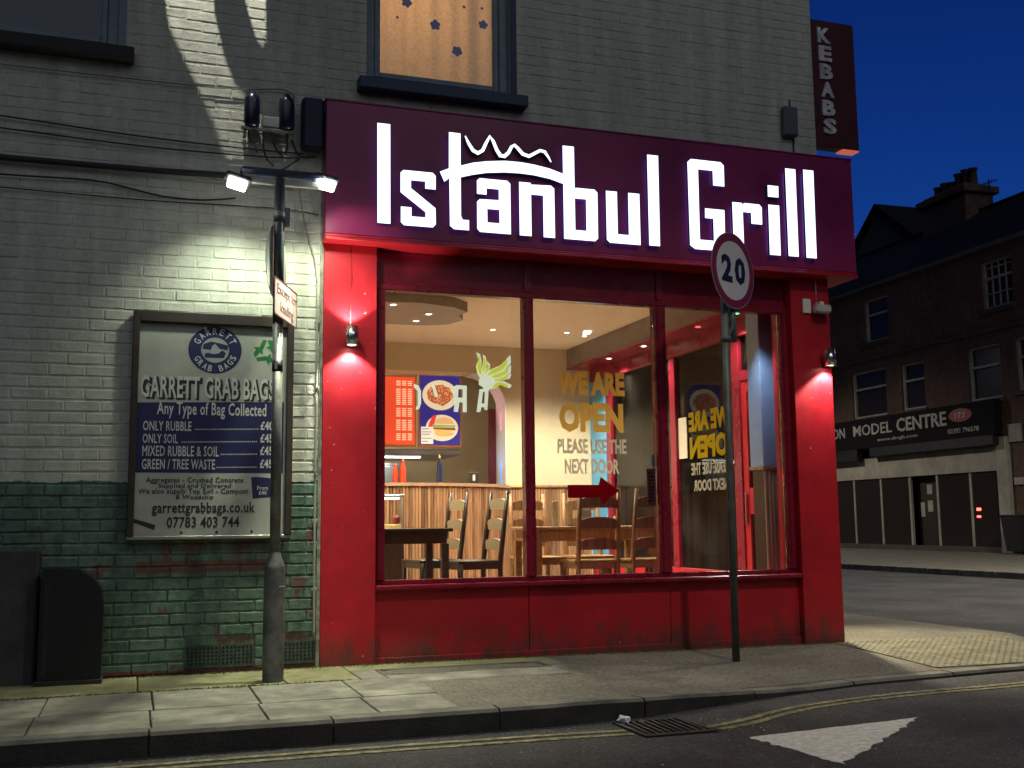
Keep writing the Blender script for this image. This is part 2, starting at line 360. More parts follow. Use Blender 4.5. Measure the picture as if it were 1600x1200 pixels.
# ------------------------------------------------------------------ ground
def yk(x):                                  # front kerb line
    P = [(-30, -2.13), (2.2, -2.13), (2.8, -2.06), (3.7, -1.77), (4.7, -1.52), (6.0, -1.40)]
    if x > 6.0:
        t = min(1, (x-6.0)/1.4); return .0-1.40*math.sqrt(max(0, 1-t*t))
    for (a, b), (c, d) in zip(P, P[1:]):
        if x <= c: return b+(d-b)*(x-a)/(c-a)
def zk(x): return -.088*sstep(2.3, 4.4, x)
def zwall(x): return -.022*sstep(1.5, 5.6, x)
def zp(x, y):                               # pavement height
    k = yk(min(x, 7.39)); t = max(0, min(1, y/k)) if k < -.02 else 0
    return zwall(x)+(zk(x)-zwall(x))*t**1.3
ROAD = -.12
road = MB()
N_ = 60
road.add([(-120, -120, ROAD), (160, -120, ROAD), (160, 160, ROAD), (-120, 160, ROAD)], [(0, 1, 2, 3)])
struct(road.build('road', asphalt))
pv = MB(); xs = [-14+.5*i for i in range(28)]+[.0+.25*i for i in range(1, 30)]; xs = sorted(set([x for x in xs if x < 7.38]+[7.39]))
V = 10; vs = []; fs = []
for x in xs:
    k = yk(x)+.13
    for j in range(V+1):
        y = .3+(min(k, .29)-.3)*j/V; vs.append((x, y, zp(x, min(y, 0))-.004-(.018 if x < 1.70 else 0)))
for i in range(len(xs)-1):
    for j in range(V): a = i*(V+1)+j; fs.append((a, a+1, a+V+2, a+V+1))
pv.add(vs, fs)
pv.add([(5.3, .3, -.026), (7.39, .3, -.026), (7.39, 40, -.026), (5.3, 40, -.026)], [(0, 1, 2, 3)])
pave = struct(pv.build('pavement', tarmac))
def slab(x0, x1, y0, y1, M, name='paving_slab', g=.005, lift=0.0, par=None):
    mb = MB(); mb.box(x0+g, x1-g, y0+g, y1-g, -.04, 0, bev=.004)
    tx, ty, dz = random.uniform(-.004, .004), random.uniform(-.004, .004), random.uniform(-.003, .002)+lift
    cx, cy = (x0+x1)/2, (y0+y1)/2
    mb.v = [(a, b, c+zp(a, b)+dz+tx*(a-cx)+ty*(b-cy)+random.uniform(-.0008, .0008)) for a, b, c in mb.v]
    return mb.build(name, M, par or pave)
for k in range(-9, 4):
    x0 = -.47+.58*k
    for (y0, y1) in ((-1.45, -.75), (-2.0, -1.45)):
        off = 0 if y0 < -1.5 else .02
        x1 = x0+.58
        if k == 3: x1 = 1.72
        slab(x0+off, x1+off, y0, y1, slabM)
x = -5.4
while x < 1.3:
    x1 = min(1.42, x+random.uniform(.75, 1.0)); slab(x, x1, -.75, -.012, moss); x = x1
slab(1.42, 1.60, -.75, -.30, slabM); slab(1.42, 2.95, -.30, -.012, moss)
slab(2.80, 2.95, -.62, -.30, slabM); slab(1.60, 2.80, -.95, -.60, slabM)
# sunken cellar light in the pavement beside the shop front
cg = thing('cellar_grating', 'shallow sunken cellar light with a concrete rim below the red stall riser', 'grating', (2.2, -.45, -.02))
mb = MB(); mb.box(1.60, 2.80, -.60, -.575, -.06, .002, bev=.004); mb.box(1.60, 2.80, -.325, -.30, -.06, .002, bev=.004); mb.box(1.60, 1.625, -.575, -.325, -.06, .002, bev=.004); mb.box(2.775, 2.80, -.575, -.325, -.06, .002, bev=.004)
mb.build('rim', kerbM, cg)
for i in range(5):
    MB().box(1.632+i*.229, 1.632+i*.229+.218, -.568, -.332, -.05, -.014+random.uniform(-.003, .003), bev=.006, jit=.002).build('block', moss, cg)
# kerb stones swept along the kerb line
path = [(-14+.1*i) for i in range(int(21.3/.1)+1)]
pts = [Vector((x, yk(x), 0)) for x in path if x < 6.0]
pts += [Vector((6.0+1.4*math.sin(R(a)), -1.4*math.cos(R(a)), 0)) for a in range(0, 91, 5)]+[Vector((7.4, .1*i, 0)) for i in range(1, 120)]
kerb = struct(MB().box(-14, 2.2, -2.12, -2.02, ROAD-.05, -.03).build('kerb', joint))
def kerbstone(P):
    mb = MB(); vs = []; n = len(P); ds = random.uniform(-.004, .003); zo = random.uniform(-.003, .003)
    for i, p in enumerate(P):
        d = (P[min(i+1, n-1)]-P[max(i-1, 0)]).normalized(); nr = Vector((-d.y, d.x, 0))
        zt = (zk(p.x) if p.y < -.5 else -.088+.055*sstep(-.6, 1.4, p.y))+zo
        for (a, z) in ((ds+.004, ROAD-.06), (ds, zt-.018), (ds+.014, zt), (.124, zt+.001), (.124, ROAD-.06)):
            q = p+nr*a; vs.append((q.x, q.y, z))
    fs = []; ms = []
    for i in range(n-1):
        for j in range(4):
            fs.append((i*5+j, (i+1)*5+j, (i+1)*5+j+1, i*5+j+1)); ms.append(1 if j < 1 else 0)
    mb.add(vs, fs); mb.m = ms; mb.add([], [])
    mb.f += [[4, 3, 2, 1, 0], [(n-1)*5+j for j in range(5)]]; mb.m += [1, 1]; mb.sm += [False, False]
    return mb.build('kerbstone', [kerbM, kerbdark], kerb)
i = 0
first = [j for j, p in enumerate(pts) if p.x > -6][0]; i = first-3
while i < len(pts)-9:
    P = pts[i:i+10]; A = P[0]+(P[1]-P[0])*.05; B = P[-1]-(P[-1]-P[-2])*.05
    kerbstone([A]+P[1:-1]+[B]); i += 9
# road markings
def ribbon(P, wd, z0, M, name, parent=None):
    vs = []; fs = []
    for i, p in enumerate(P):
        p = Vector((*p, 0)); a = Vector((*P[max(i-1, 0)], 0)); b = Vector((*P[min(i+1, len(P)-1)], 0)); d = (b-a).normalized(); n = Vector((-d.y, d.x, 0))
        w1 = wd/2*random.uniform(.90, 1.06)
        for sgn in (1, -1): q = p+n*w1*sgn; vs += [(q.x, q.y, z0), (q.x, q.y, z0+.004)]
    for i in range(len(P)-1):
        a = i*4; b = a+4
        fs += [(a+1, a+3, b+3, b+1), (a+3, a+2, b+2, b+3), (a, a+1, b+1, b)]
    mb = MB(); mb.add([tuple(v) for v in vs], [q[::-1] for q in fs]); return mb.build(name, M, parent)
def smooth_path(K, st=.06):
    o = []
    for i in range(len(K)-1):
        p0 = K[max(i-1, 0)]; p1 = K[i]; p2 = K[i+1]; p3 = K[min(i+2, len(K)-1)]; n = max(2, int(math.dist(p1, p2)/st))
        for j in range(n):
            t = j/n; o.append(tuple(.5*((2*b)+(-a+c)*t+(2*a-5*b+4*c-d)*t*t+(-a+3*b-3*c+d)*t**3) for a, b, c, d in zip(p0, p1, p2, p3)))
    return o+[K[-1]]
left = smooth_path([(-9, -2.33), (-2, -2.33), (.2, -2.315), (1.2, -2.32), (2.2, -2.36), (2.52, -2.39)])
right = smooth_path([(2.97, -2.46), (3.25, -2.36), (3.8, -2.09), (4.63, -1.92), (5.7, -1.85), (6.8, -1.60), (7.55, -.95), (7.78, .1), (7.80, 3), (7.8, 14)])
ym = struct(ribbon(left, .05, ROAD+.001, yellow, 'yellow_line')); ribbon([(a, b-.105) for a, b in left], .05, ROAD+.001, yellow, 'line', ym)
ym2 = struct(ribbon(right, .05, ROAD+.001, yellow, 'yellow_line')); ribbon([(a+.03, b-.085) if a < 7 else (a+.085, b) for a, b in right], .05, ROAD+.001, yellow, 'line', ym2)
tri = []
T = [(3.03, -2.796), (4.202, -2.661), (3.096, -3.498)]
for i in range(3):
    a = T[i]; b = T[(i+1) % 3]; n = 26
    for j in range(n): t = j/n; k = .016 if i else .006; tri.append((a[0]+(b[0]-a[0])*t+random.uniform(-k, k), a[1]+(b[1]-a[1])*t+random.uniform(-k, k)))
struct(MB().poly(tri[::-1], (0, 0, ROAD+.004), X, Y, .003).build('white_triangle', whitep))
# gutter grate
gr = thing('drain_grate', 'black iron gutter grate clogged with litter between the yellow lines', 'drain', (2.75, -2.38, ROAD))
mb = MB(); mb.box(2.54, 2.965, -2.60, -2.575, ROAD, ROAD+.014, bev=.003); mb.box(2.54, 2.965, -2.20, -2.175, ROAD, ROAD+.014, bev=.003); mb.box(2.54, 2.565, -2.575, -2.20, ROAD, ROAD+.014, bev=.003); mb.box(2.94, 2.965, -2.575, -2.20, ROAD, ROAD+.014, bev=.003)
mb.build('frame', black, gr); MB().box(2.566, 2.939, -2.574, -2.201, ROAD-.001, ROAD+.003).build('pit', joint, gr)
for i in range(9): a = 2.585+i*.04; MB().obox((a, -2.57, ROAD+.008), (a+.02, -2.205, ROAD+.008), .016, .010).build('bar', black, gr)
# litter
def crumple(r, seed):
    bm = bmesh.new(); bmesh.ops.create_icosphere(bm, subdivisions=2, radius=r); rnd = random.Random(seed)
    for v in bm.verts: v.co *= rnd.uniform(.55, 1.15); v.co.z *= .75
    mb = MB(); bm.verts.index_update(); mb.add([v.co+Vector((0, 0, r*.6)) for v in bm.verts], [[v.index for v in q.verts] for q in bm.faces]); bm.free(); return mb
paper = mat('white_paper', (.62, .63, .64), .8, var=.1)
o = crumple(.038, 3).build('crumpled_paper', paper, local=True); o.location = (2.60, -2.20, ROAD); tag(o, 'crumpled white paper scrap in the gutter above the grate', 'litter')
o = crumple(.016, 5).build('food_scrap', mat('pink_scrap', (.45, .16, .13), .7), local=True); o.location = (2.70, -2.215, ROAD); tag(o, 'small pinkish scrap in the gutter right of the crumpled paper', 'litter')
mb = MB(); rnd = random.Random(11)
for i in range(3200):
    if rnd.random() < .18: a, b = rnd.uniform(1.9, 3.6), rnd.gauss(-2.35, .16)
    elif rnd.random() < .5: a, b = rnd.uniform(-1.5, 7), rnd.uniform(-4.0, -1.6)
    else: a, b = rnd.uniform(-1, 5.5), rnd.uniform(-2.0, -.05)
    z = ROAD if b < yk(a)-.01 else zp(a, min(b, 0)); s = rnd.uniform(.0012, .0042)*(2.4 if rnd.random() < .03 else 1)
    mb.add([(a-s, b-s*.5, z), (a+s, b-s*.7, z), (a+s*.5, b+s, z), (a, b, z+s*.8)], [(0, 1, 3), (1, 2, 3), (2, 0, 3)])
o = mb.build('grit', mat('grit', (.20, .19, .16), .9, col2=(.5, .5, .46), vscale=30)); stuff(tag(o, 'scattered grit and tiny litter along the gutter and pavement', 'grit'))
# moss and dirt wedge at the wall foot
mb = MB(); rnd = random.Random(5)
for i in range(2600):
    a = rnd.uniform(-1.6, 5.6); b = -.015-abs(rnd.gauss(0, .022)); 
    if rnd.random() < .3: b = -.75+rnd.gauss(0, .006); a = rnd.uniform(-1.6, 1.35)
    z = zp(a, b)-.001; s = rnd.uniform(.004, .013); h = s*rnd.uniform(.4, 1.1); t = rnd.uniform(0, 6.28)
    mb.add([(a+s*math.cos(t+q), b+s*math.sin(t+q)*.8, z) for q in (0, 2.1, 4.2)]+[(a, b, z+h)], [(0, 1, 3), (1, 2, 3), (2, 0, 3)])
o = mb.build('moss', mat('moss_tufts', (.03, .035, .012), .95, col2=(.12, .12, .04), vscale=20)); stuff(tag(o, 'dark moss and dirt along the foot of the walls', 'moss'))
# tactile blister slabs by the corner crossing
for ix in range(4):
    for iy in range(3):
        x0 = 5.50+ix*.4; y0 = -1.27+iy*.4
        mb = MB(); mb.box(x0+.004, x0+.396, y0+.004, y0+.396, -.04, .006, bev=.003)
        for a in range(6):
            for b in range(6):
                cx, cy = x0+.033+a*.0667, y0+.033+b*.0667
                mb.add([(cx+.013*math.cos(t*1.047), cy+.013*math.sin(t*1.047), .006) for t in range(6)]+[(cx+.008*math.cos(t*1.047), cy+.008*math.sin(t*1.047), .012) for t in range(6)],
                       [(t, (t+1) % 6, 6+(t+1) % 6, 6+t) for t in range(6)]+[tuple(range(6, 12))])
        mb.v = [(a, b, c+zp(a, min(0, b))) for a, b, c in mb.v]; mb.build('tactile_slab', tact, pave)
# far pavement across the side street
mb = MB(); mb.box(15.3, 23.6, -1.5, 60, ROAD, .0, bev=.02); fp = struct(mb.build('far_pavement', tarmac))
for i in range(34): MB().box(15.14, 15.296, -1.5+i*.915, -1.5+i*.915+.905, ROAD-.01, .003, bev=.01).build('kerbstone', kerbM, fp)

# ------------------------------------------------------------------ painted brick building
bld = thing('brick_building', 'white painted brick corner building with green painted foot and navy window sills', 'building', (0, 0, 0))
WY = .006
def wallpart(rects, y0=WY, y1=.30, M=brickM, name='wall'):
    mb = MB()
    for x0, x1, z0, z1 in rects: mb.box(x0, x1, y0, y1, z0, z1)
    return mb.build(name, M, bld)
LW = (-1.62, -.215, 4.36, 5.75); MW = (1.575, 2.745, 4.36, 5.95)      # window openings
wallpart([(-5, LW[0], -.1, 7), (LW[0], LW[1], -.1, LW[2]), (LW[0], LW[1], LW[3], 7), (LW[1], 1.262, -.1, 7)])
wallpart([(1.2625, MW[0], 4.0, 7), (MW[0], MW[1], 4.0, MW[2]), (MW[0], MW[1], MW[3], 7), (MW[1], 5.6, 4.0, 7)])
MB().box(5.3, 5.6, .3005, 9, 3.3, 7).build('side_wall', brickM, bld)
MB().box(5.3, 5.6, 5.06, 9, -.1, 3.2995).build('side_wall', brickM, bld)
MB().box(-5, 5.6, 9.0005, 9.3, -.1, 7).build('rear_wall', brickM, bld)
MB().box(-5.2, 5.8, -.2, 9.5, 7.001, 7.2).build('roof', black, bld)
MB().box(1.0, 5.2995, .3005, 8.9, 3.35, 3.55).build('storey_floor', whitew, bld)
# individual bricks
PX, PZ = .2315, .0803
def brick_mesh(seed):
    rnd = random.Random(seed); bm = bmesh.new(); bmesh.ops.create_cube(bm, size=1)
    for v in bm.verts: v.co = Vector((v.co.x*.222, v.co.y*.022, v.co.z*.0715))
    ed = [e for e in bm.edges if all(v.co.y < 0 for v in e.verts) or (e.verts[0].co.y < 0) != (e.verts[1].co.y < 0)]
    bmesh.ops.bevel(bm, geom=ed, offset=.0065, segments=1, affect='EDGES')
    for v in bm.verts: v.co += Vector((rnd.uniform(-.0032, .0032), rnd.uniform(-.0022, .0022), rnd.uniform(-.0032, .0032)))
    bm.verts.index_update(); mb = MB(); mb.add([v.co.copy() for v in bm.verts], [[v.index for v in q.verts] for q in bm.faces]); bm.free(); return mb
BV = [brick_mesh(i) for i in range(7)]; BM = [b.mesh('brick', brickM) for b in BV]
cells = []
def field(xa, xb, za, zb, holes):
    k0 = math.floor(za/PZ)
    for k in range(k0, int(zb/PZ)+1):
        zc = (k+.5)*PZ
        if zc < za+.03 or zc > zb-.02: continue
        off = (PX/2 if k % 2 else 0)+random.uniform(-.012, .012)
        j = math.floor((xa-off)/PX)
        while True:
            x0 = max(xa, off+j*PX); x1 = min(xb, off+(j+1)*PX); j += 1
            if x0 >= xb: break
            if x1-x0 < .03: continue
            segs = [(x0, x1)]
            for hx0, hx1, hz0, hz1 in holes:
                if zc+.036 > hz0 and zc-.036 < hz1:
                    ns = []
                    for a, b in segs:
                        if b <= hx0 or a >= hx1: ns.append((a, b)); continue
                        if a < hx0: ns.append((a, hx0))
                        if b > hx1: ns.append((hx1, b))
                    segs = ns
            for a, b in segs:
                if b-a > .03: cells.append((a, b, zc+.0035*math.sin((a+b)*.9+k*.35)+random.uniform(-.0012, .0012)))
airs = [(.352, .578), (.586, .812), (1.01, 1.236)]
field(-2.3, 1.262, -.02, 6.4, [LW, (-1.72, -.16, 4.25, 4.37)]+[(a-.002, b+.002, .03, .19) for a, b in airs])
field(1.262, 5.6, 4.0, 6.4, [MW, (1.51, 2.86, 4.27, 4.37)])
eye = Vector((0, -7.88, .993))
def vis(c):
    x = (c[0]+c[1])/2; inside = -1.0 < x < 5.6 and -.02 < c[2] < 5.15
    return (0 if inside else 100)+(Vector((x, 0, c[2]))-eye).length
cells.sort(key=vis)
def bdepth(z): return (.0075 if z < 1.3 else .0118+.0014*sstep(3.2, 3.8, z))+random.uniform(-.0014, .0012)
def jw(z): return .008 if z < 1.3 else random.choice((.003, .004, .006, .008))
rest = MB()
for n, (a, b, zc) in enumerate(cells):
    if n < 300:
        o = bpy.data.objects.new('brick', random.choice(BM)); C.objects.link(o); o.parent = bld
        o.location = ((a+b)/2, bdepth(zc), zc); o.scale = ((b-a-jw(zc))/.222, 1, 1)
        if random.random() < .5: o.rotation_euler = (math.pi, 0, 0) if False else (0, random.uniform(-.006, .006), 0)
    else:
        sx = (b-a-jw(zc))/.222; src = random.choice(BV); dy = bdepth(zc)
        rest.add([((a+b)/2+v[0]*sx, dy+v[1], zc+v[2]) for v in src.v], src.f)
stuff(rest.build('brick_courses', brickM, bld))
# air bricks
for a, b in airs:
    mb = MB(); mb.box(a, b, -.004, .02, .034, .05); mb.box(a, b, -.004, .02, .172, .186)
    for i in range(4): mb.box(a, b, -.003, .015, .0745+i*.0245-.005, .0745+i*.0245+.004)
    for i in range(9): xx = a+.006+i*(b-a-.012)/8; mb.box(xx-.006, xx+.006, -.0045, .016, .0502, .1718)
    mb.build('air_brick', mat('air_brick_iron', (.05, .075, .06), .7, var=.4, vscale=20, bump=.3), bld)
    MB().box(a+.001, b-.001, .0005, .003, .0505, .1715).build('air_void', black, bld)
MB().box(1.237, 1.2615, -.012, .012, -.02, 4.0).build('corner_bead', mat('old_bead', (.25, .25, .2), .8, var=.5, vscale=15), bld)
# dark corbel block left of the sign
MB().box(1.075, 1.236, -.13, -.0125, 3.74, 4.13, bev=.02).build('corbel', mat('corbel_paint', (.012, .018, .05), .6, var=.3), bld)
def sash(op, lit):
    x0, x1, z0, z1 = op
    wn = MB(); fy = .07
    for q in ((x0, x0+.075, z0, z1), (x1-.075, x1, z0, z1), (x0+.0755, x1-.0755, z0, z0+.075), (x0+.0755, x1-.0755, z1-.075, z1)): wn.box(q[0], q[1], fy, fy+.07, q[2], q[3], bev=.006)
    wn = wn.build('window', greyframe, bld)
    i = .0765; s = MB()
    for q in ((x0+i, x0+i+.045, z0+i, z1-i), (x1-i-.045, x1-i, z0+i, z1-i), (x0+i+.0455, x1-i-.0455, z0+i, z0+i+.045), (x0+i+.0455, x1-i-.0455, z1-i-.045, z1-i)): s.box(q[0], q[1], fy+.012, fy+.055, q[2], q[3], bev=.005)
    s.build('frame', greyframe, wn)
    MB().box(x0+.122, x1-.122, fy+.03, fy+.035, z0+.122, z1-.122).build('pane', glassD, wn)
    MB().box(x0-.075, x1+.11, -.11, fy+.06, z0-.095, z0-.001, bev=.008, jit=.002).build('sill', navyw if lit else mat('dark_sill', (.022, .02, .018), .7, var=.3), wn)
    for q in ((x0-.001, x0+.004), (x1-.004, x1+.001)): pass
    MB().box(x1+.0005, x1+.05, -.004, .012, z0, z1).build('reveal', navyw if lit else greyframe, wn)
    return wn
wl = sash(LW, False); wm = sash(MW, True)
MB().box(LW[0], LW[1], .16, .17, LW[2], LW[3]).build('blind', mat('dark_blind', (.03, .035, .05), .8), wl)
# patterned curtain, lit from the room behind
cm = bpy.data.materials.new('lit_curtain'); cm.use_nodes = True; n = cm.node_tree.nodes; l = cm.node_tree.links; b = n['Principled BSDF']
g = n.new('ShaderNodeNewGeometry'); vo = n.new('ShaderNodeTexVoronoi'); vo.inputs['Scale'].default_value = 8.5; vo.inputs['Randomness'].default_value = .35; l.new(g.outputs['Position'], vo.inputs['Vector'])
cr = n.new('ShaderNodeValToRGB'); e = cr.color_ramp.elements; e[0].position = .06; e[0].color = (.60, .28, .12, 1); e[1].position = .30; e[1].color = (.86, .50, .24, 1)
x_ = cr.color_ramp.elements.new(.22); x_.color = (.78, .43, .20, 1); l.new(vo.outputs['Distance'], cr.inputs[0])
nz = n.new('ShaderNodeTexNoise'); nz.inputs['Scale'].default_value = 45; nz.inputs['Detail'].default_value = 6; l.new(g.outputs['Position'], nz.inputs['Vector'])
r2 = n.new('ShaderNodeValToRGB'); r2.color_ramp.elements[0].position = .38; r2.color_ramp.elements[1].position = .55; r2.color_ramp.elements[0].color = (.87, .83, .83, 1); r2.color_ramp.elements[1].color = (1, 1, 1, 1); l.new(nz.outputs[0], r2.inputs[0])
mx = n.new('ShaderNodeMix'); mx.data_type = 'RGBA'; mx.blend_type = 'MULTIPLY'; mx.inputs[0].default_value = 1; l.new(cr.outputs[0], mx.inputs[6]); l.new(r2.outputs[0], mx.inputs[7])
tl = n.new('ShaderNodeBsdfTranslucent'); mt = n.new('ShaderNodeMixShader'); mt.inputs[0].default_value = .6; l.new(mx.outputs[2], tl.inputs[0]); l.new(b.outputs[0], mt.inputs[1]); l.new(tl.outputs[0], mt.inputs[2]); l.new(mt.outputs[0], n['Material Output'].inputs[0])
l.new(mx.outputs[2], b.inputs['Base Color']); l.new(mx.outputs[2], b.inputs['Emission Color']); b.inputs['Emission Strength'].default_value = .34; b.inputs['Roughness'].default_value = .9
mb = MB(); nx = 70; vs = []
for j in range(2):
    for i in range(nx+1):
        a = MW[0]+.02+(MW[1]-MW[0]-.04)*i/nx; vs.append((a, .20+.016*math.sin(i*.62)+.012*math.sin(i*.27+1), MW[2] if j == 0 else MW[3]))
mb.add(vs, [(i, i+1, nx+2+i, nx+1+i) for i in range(nx)], 0, True)
rnd = random.Random(4)
for fx, fz, s in ((2.165, 4.975, .062), (2.57, 5.035, .055), (2.346, 4.778, .062), (1.93, 5.13, .06), (1.854, 4.994, .018), (2.407, 5.165, .02), (2.56, 5.175, .018)):
    vs = [(fx, .172, fz)]+[(fx+s*rr_*math.cos(t*.2417), .172, fz+s*rr_*math.sin(t*.2417)) for t in range(26) for rr_ in (.46+.30*abs(math.sin(t*.2417*2.5+fx*9))**.6*rnd.uniform(.8, 1.05),)]
    mb.add(vs, [(0, 1+(t+1) % 26, 1+t) for t in range(26)], 1)
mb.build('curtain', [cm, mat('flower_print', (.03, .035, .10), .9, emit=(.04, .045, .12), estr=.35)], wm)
MB().box(1.3, 3.0, 1.4, 1.45, 4.0, 6.5).build('room_back', cream, wm)
lamp('room_lamp', 'AREA', (1.95, .95, 5.35), 9, (1, .72, .42), wm, to=(2.05, .2, 5.0), size=.5)
# ------------------------------------------------------------------ red shop front
sf = thing('shopfront', 'glossy red timber shop front with three tall panes and two pilasters', 'shopfront', (1.262, 0, 0))
def part(name, M, parent, *boxes, bev=.004):
    mb = MB()
    for q in boxes: mb.box(*q, bev=bev)
    return mb.build(name, M, parent)
part('pilaster', red, sf, (1.263, 1.660, -.022, .30, -.03, 3.058))
part('pilaster', red, sf, (5.250, 5.634, -.022, .30, -.04, 3.058))
for a_, b_ in ((1.6605, 2.858), (2.862, 4.058), (4.062, 5.2495)): part('stall_riser', red, sf, (a_, b_, .045+random.uniform(0, .002), .16, -.035, .515))
part('plinth_strip', red, sf, (1.6605, 5.2495, .030, .0445, -.035, .035))
part('sill', frame_red, sf, (1.6605, 5.2495, -.025, .16, .5155, .552), bev=.008)
part('bottom_rail', frame_red, sf, (1.6605, 5.2495, .062, .14, .5525, .585))
mull = [(1.6605, 1.742), (2.850, 2.930), (3.992, 4.090), (5.178, 5.2495)]
for i, (a, b) in enumerate(mull):
    o = part('mullion', frame_red, sf, (a, b, .052, .145, .5855, 2.752)); 
    part('bead', frame_red, o, (a+.02, b-.02, .040, .0515, .5855, 2.752), bev=.005)
part('transom', frame_red, sf, (1.6605, 5.2495, .050, .15, 2.7525, 2.80), bev=.006)
for i in range(3):
    a = mull[i][0]+.01 if i == 0 else mull[i][0]+.04; b = mull[i+1][1]-.041 if i < 2 else mull[3][1]-.002
    part('transom_panel', frame_red, sf, (a, b-.004, .075, .13, 2.8005, 3.058))
for a in (2.862, 4.014): part('transom_stile', frame_red, sf, (a, a+.055, .05, .0745, 2.8005, 3.058))
for i in range(3):
    a = mull[i][1]+.0005; b = mull[i+1][0]-.0005
    part('glass_pane', glassM, sf, (a, b, .094, .100, .5855, 2.752), bev=0)
part('cornice', red, sf, (1.247, 5.851, -.165, .29, 3.0585, 3.082), (1.247, 5.851, -.150, .29, 3.0822, 3.104), bev=.006)
part('soffit', frame_red, sf, (1.66, 5.25, .1505, .2995, 3.0, 3.058))
# glazed side of the corner, seen through the shop
part('side_stall_riser', red, sf, (5.545, 5.62, .301, .53, -.04, .50), (5.545, 5.62, 1.5005, 5.05, -.04, .50))
for (a, b) in ((.62, .74), (1.36, 1.50), (2.70, 2.83), (4.42, 4.55)): part('side_post', frame_red, sf, (5.54, 5.625, a, b, .5005 if a > 1.4 else .19, 2.78))
part('side_transom', frame_red, sf, (5.52, 5.63, .301, 5.05, 2.7805, 2.94))
part('side_transom', frame_red, sf, (5.545, 5.62, .7405, 1.3595, 2.34, 2.44))
part('side_fascia_back', frame_red, sf, (5.50, 5.60, .301, 5.05, 2.9405, 3.30))
part('side_panel', bluep, sf, (5.52, 5.60, 4.5505, 5.05, .5005, 2.78))
part('side_panel', frame_red, sf, (5.55, 5.60, .301, .6195, .53, 2.78))
part('side_glass', glassM, sf, (5.578, 5.584, 1.5005, 2.6995, .5005, 2.78), (5.578, 5.584, 2.8305, 4.4195, .5005, 2.78), bev=0)
part('side_glass', glassM, sf, (5.578, 5.584, .7405, 1.3595, 2.4405, 2.78), bev=0)
dr = MB(); 
for q in ((.745, .84, .20, 2.335), (1.26, 1.355, .20, 2.335), (.8405, 1.2595, 2.22, 2.335), (.8405, 1.2595, .20, .42), (.8405, 1.2595, 1.05, 1.30)): dr.box(5.555, 5.605, q[0], q[1], q[2], q[3], bev=.004)
door = dr.build('door', red, sf)
part('letterbox', black, door, (5.548, 5.5545, .92, 1.18, 1.15, 1.20)); part('glass', glassM, door, (5.578, 5.583, .8405, 1.2595, .4205, 1.0495), (5.578, 5.583, .8405, 1.2595, 1.3005, 2.2195), bev=0)
part('handle', chrome, door, (5.53, 5.5545, 1.29, 1.31, .95, 1.25))

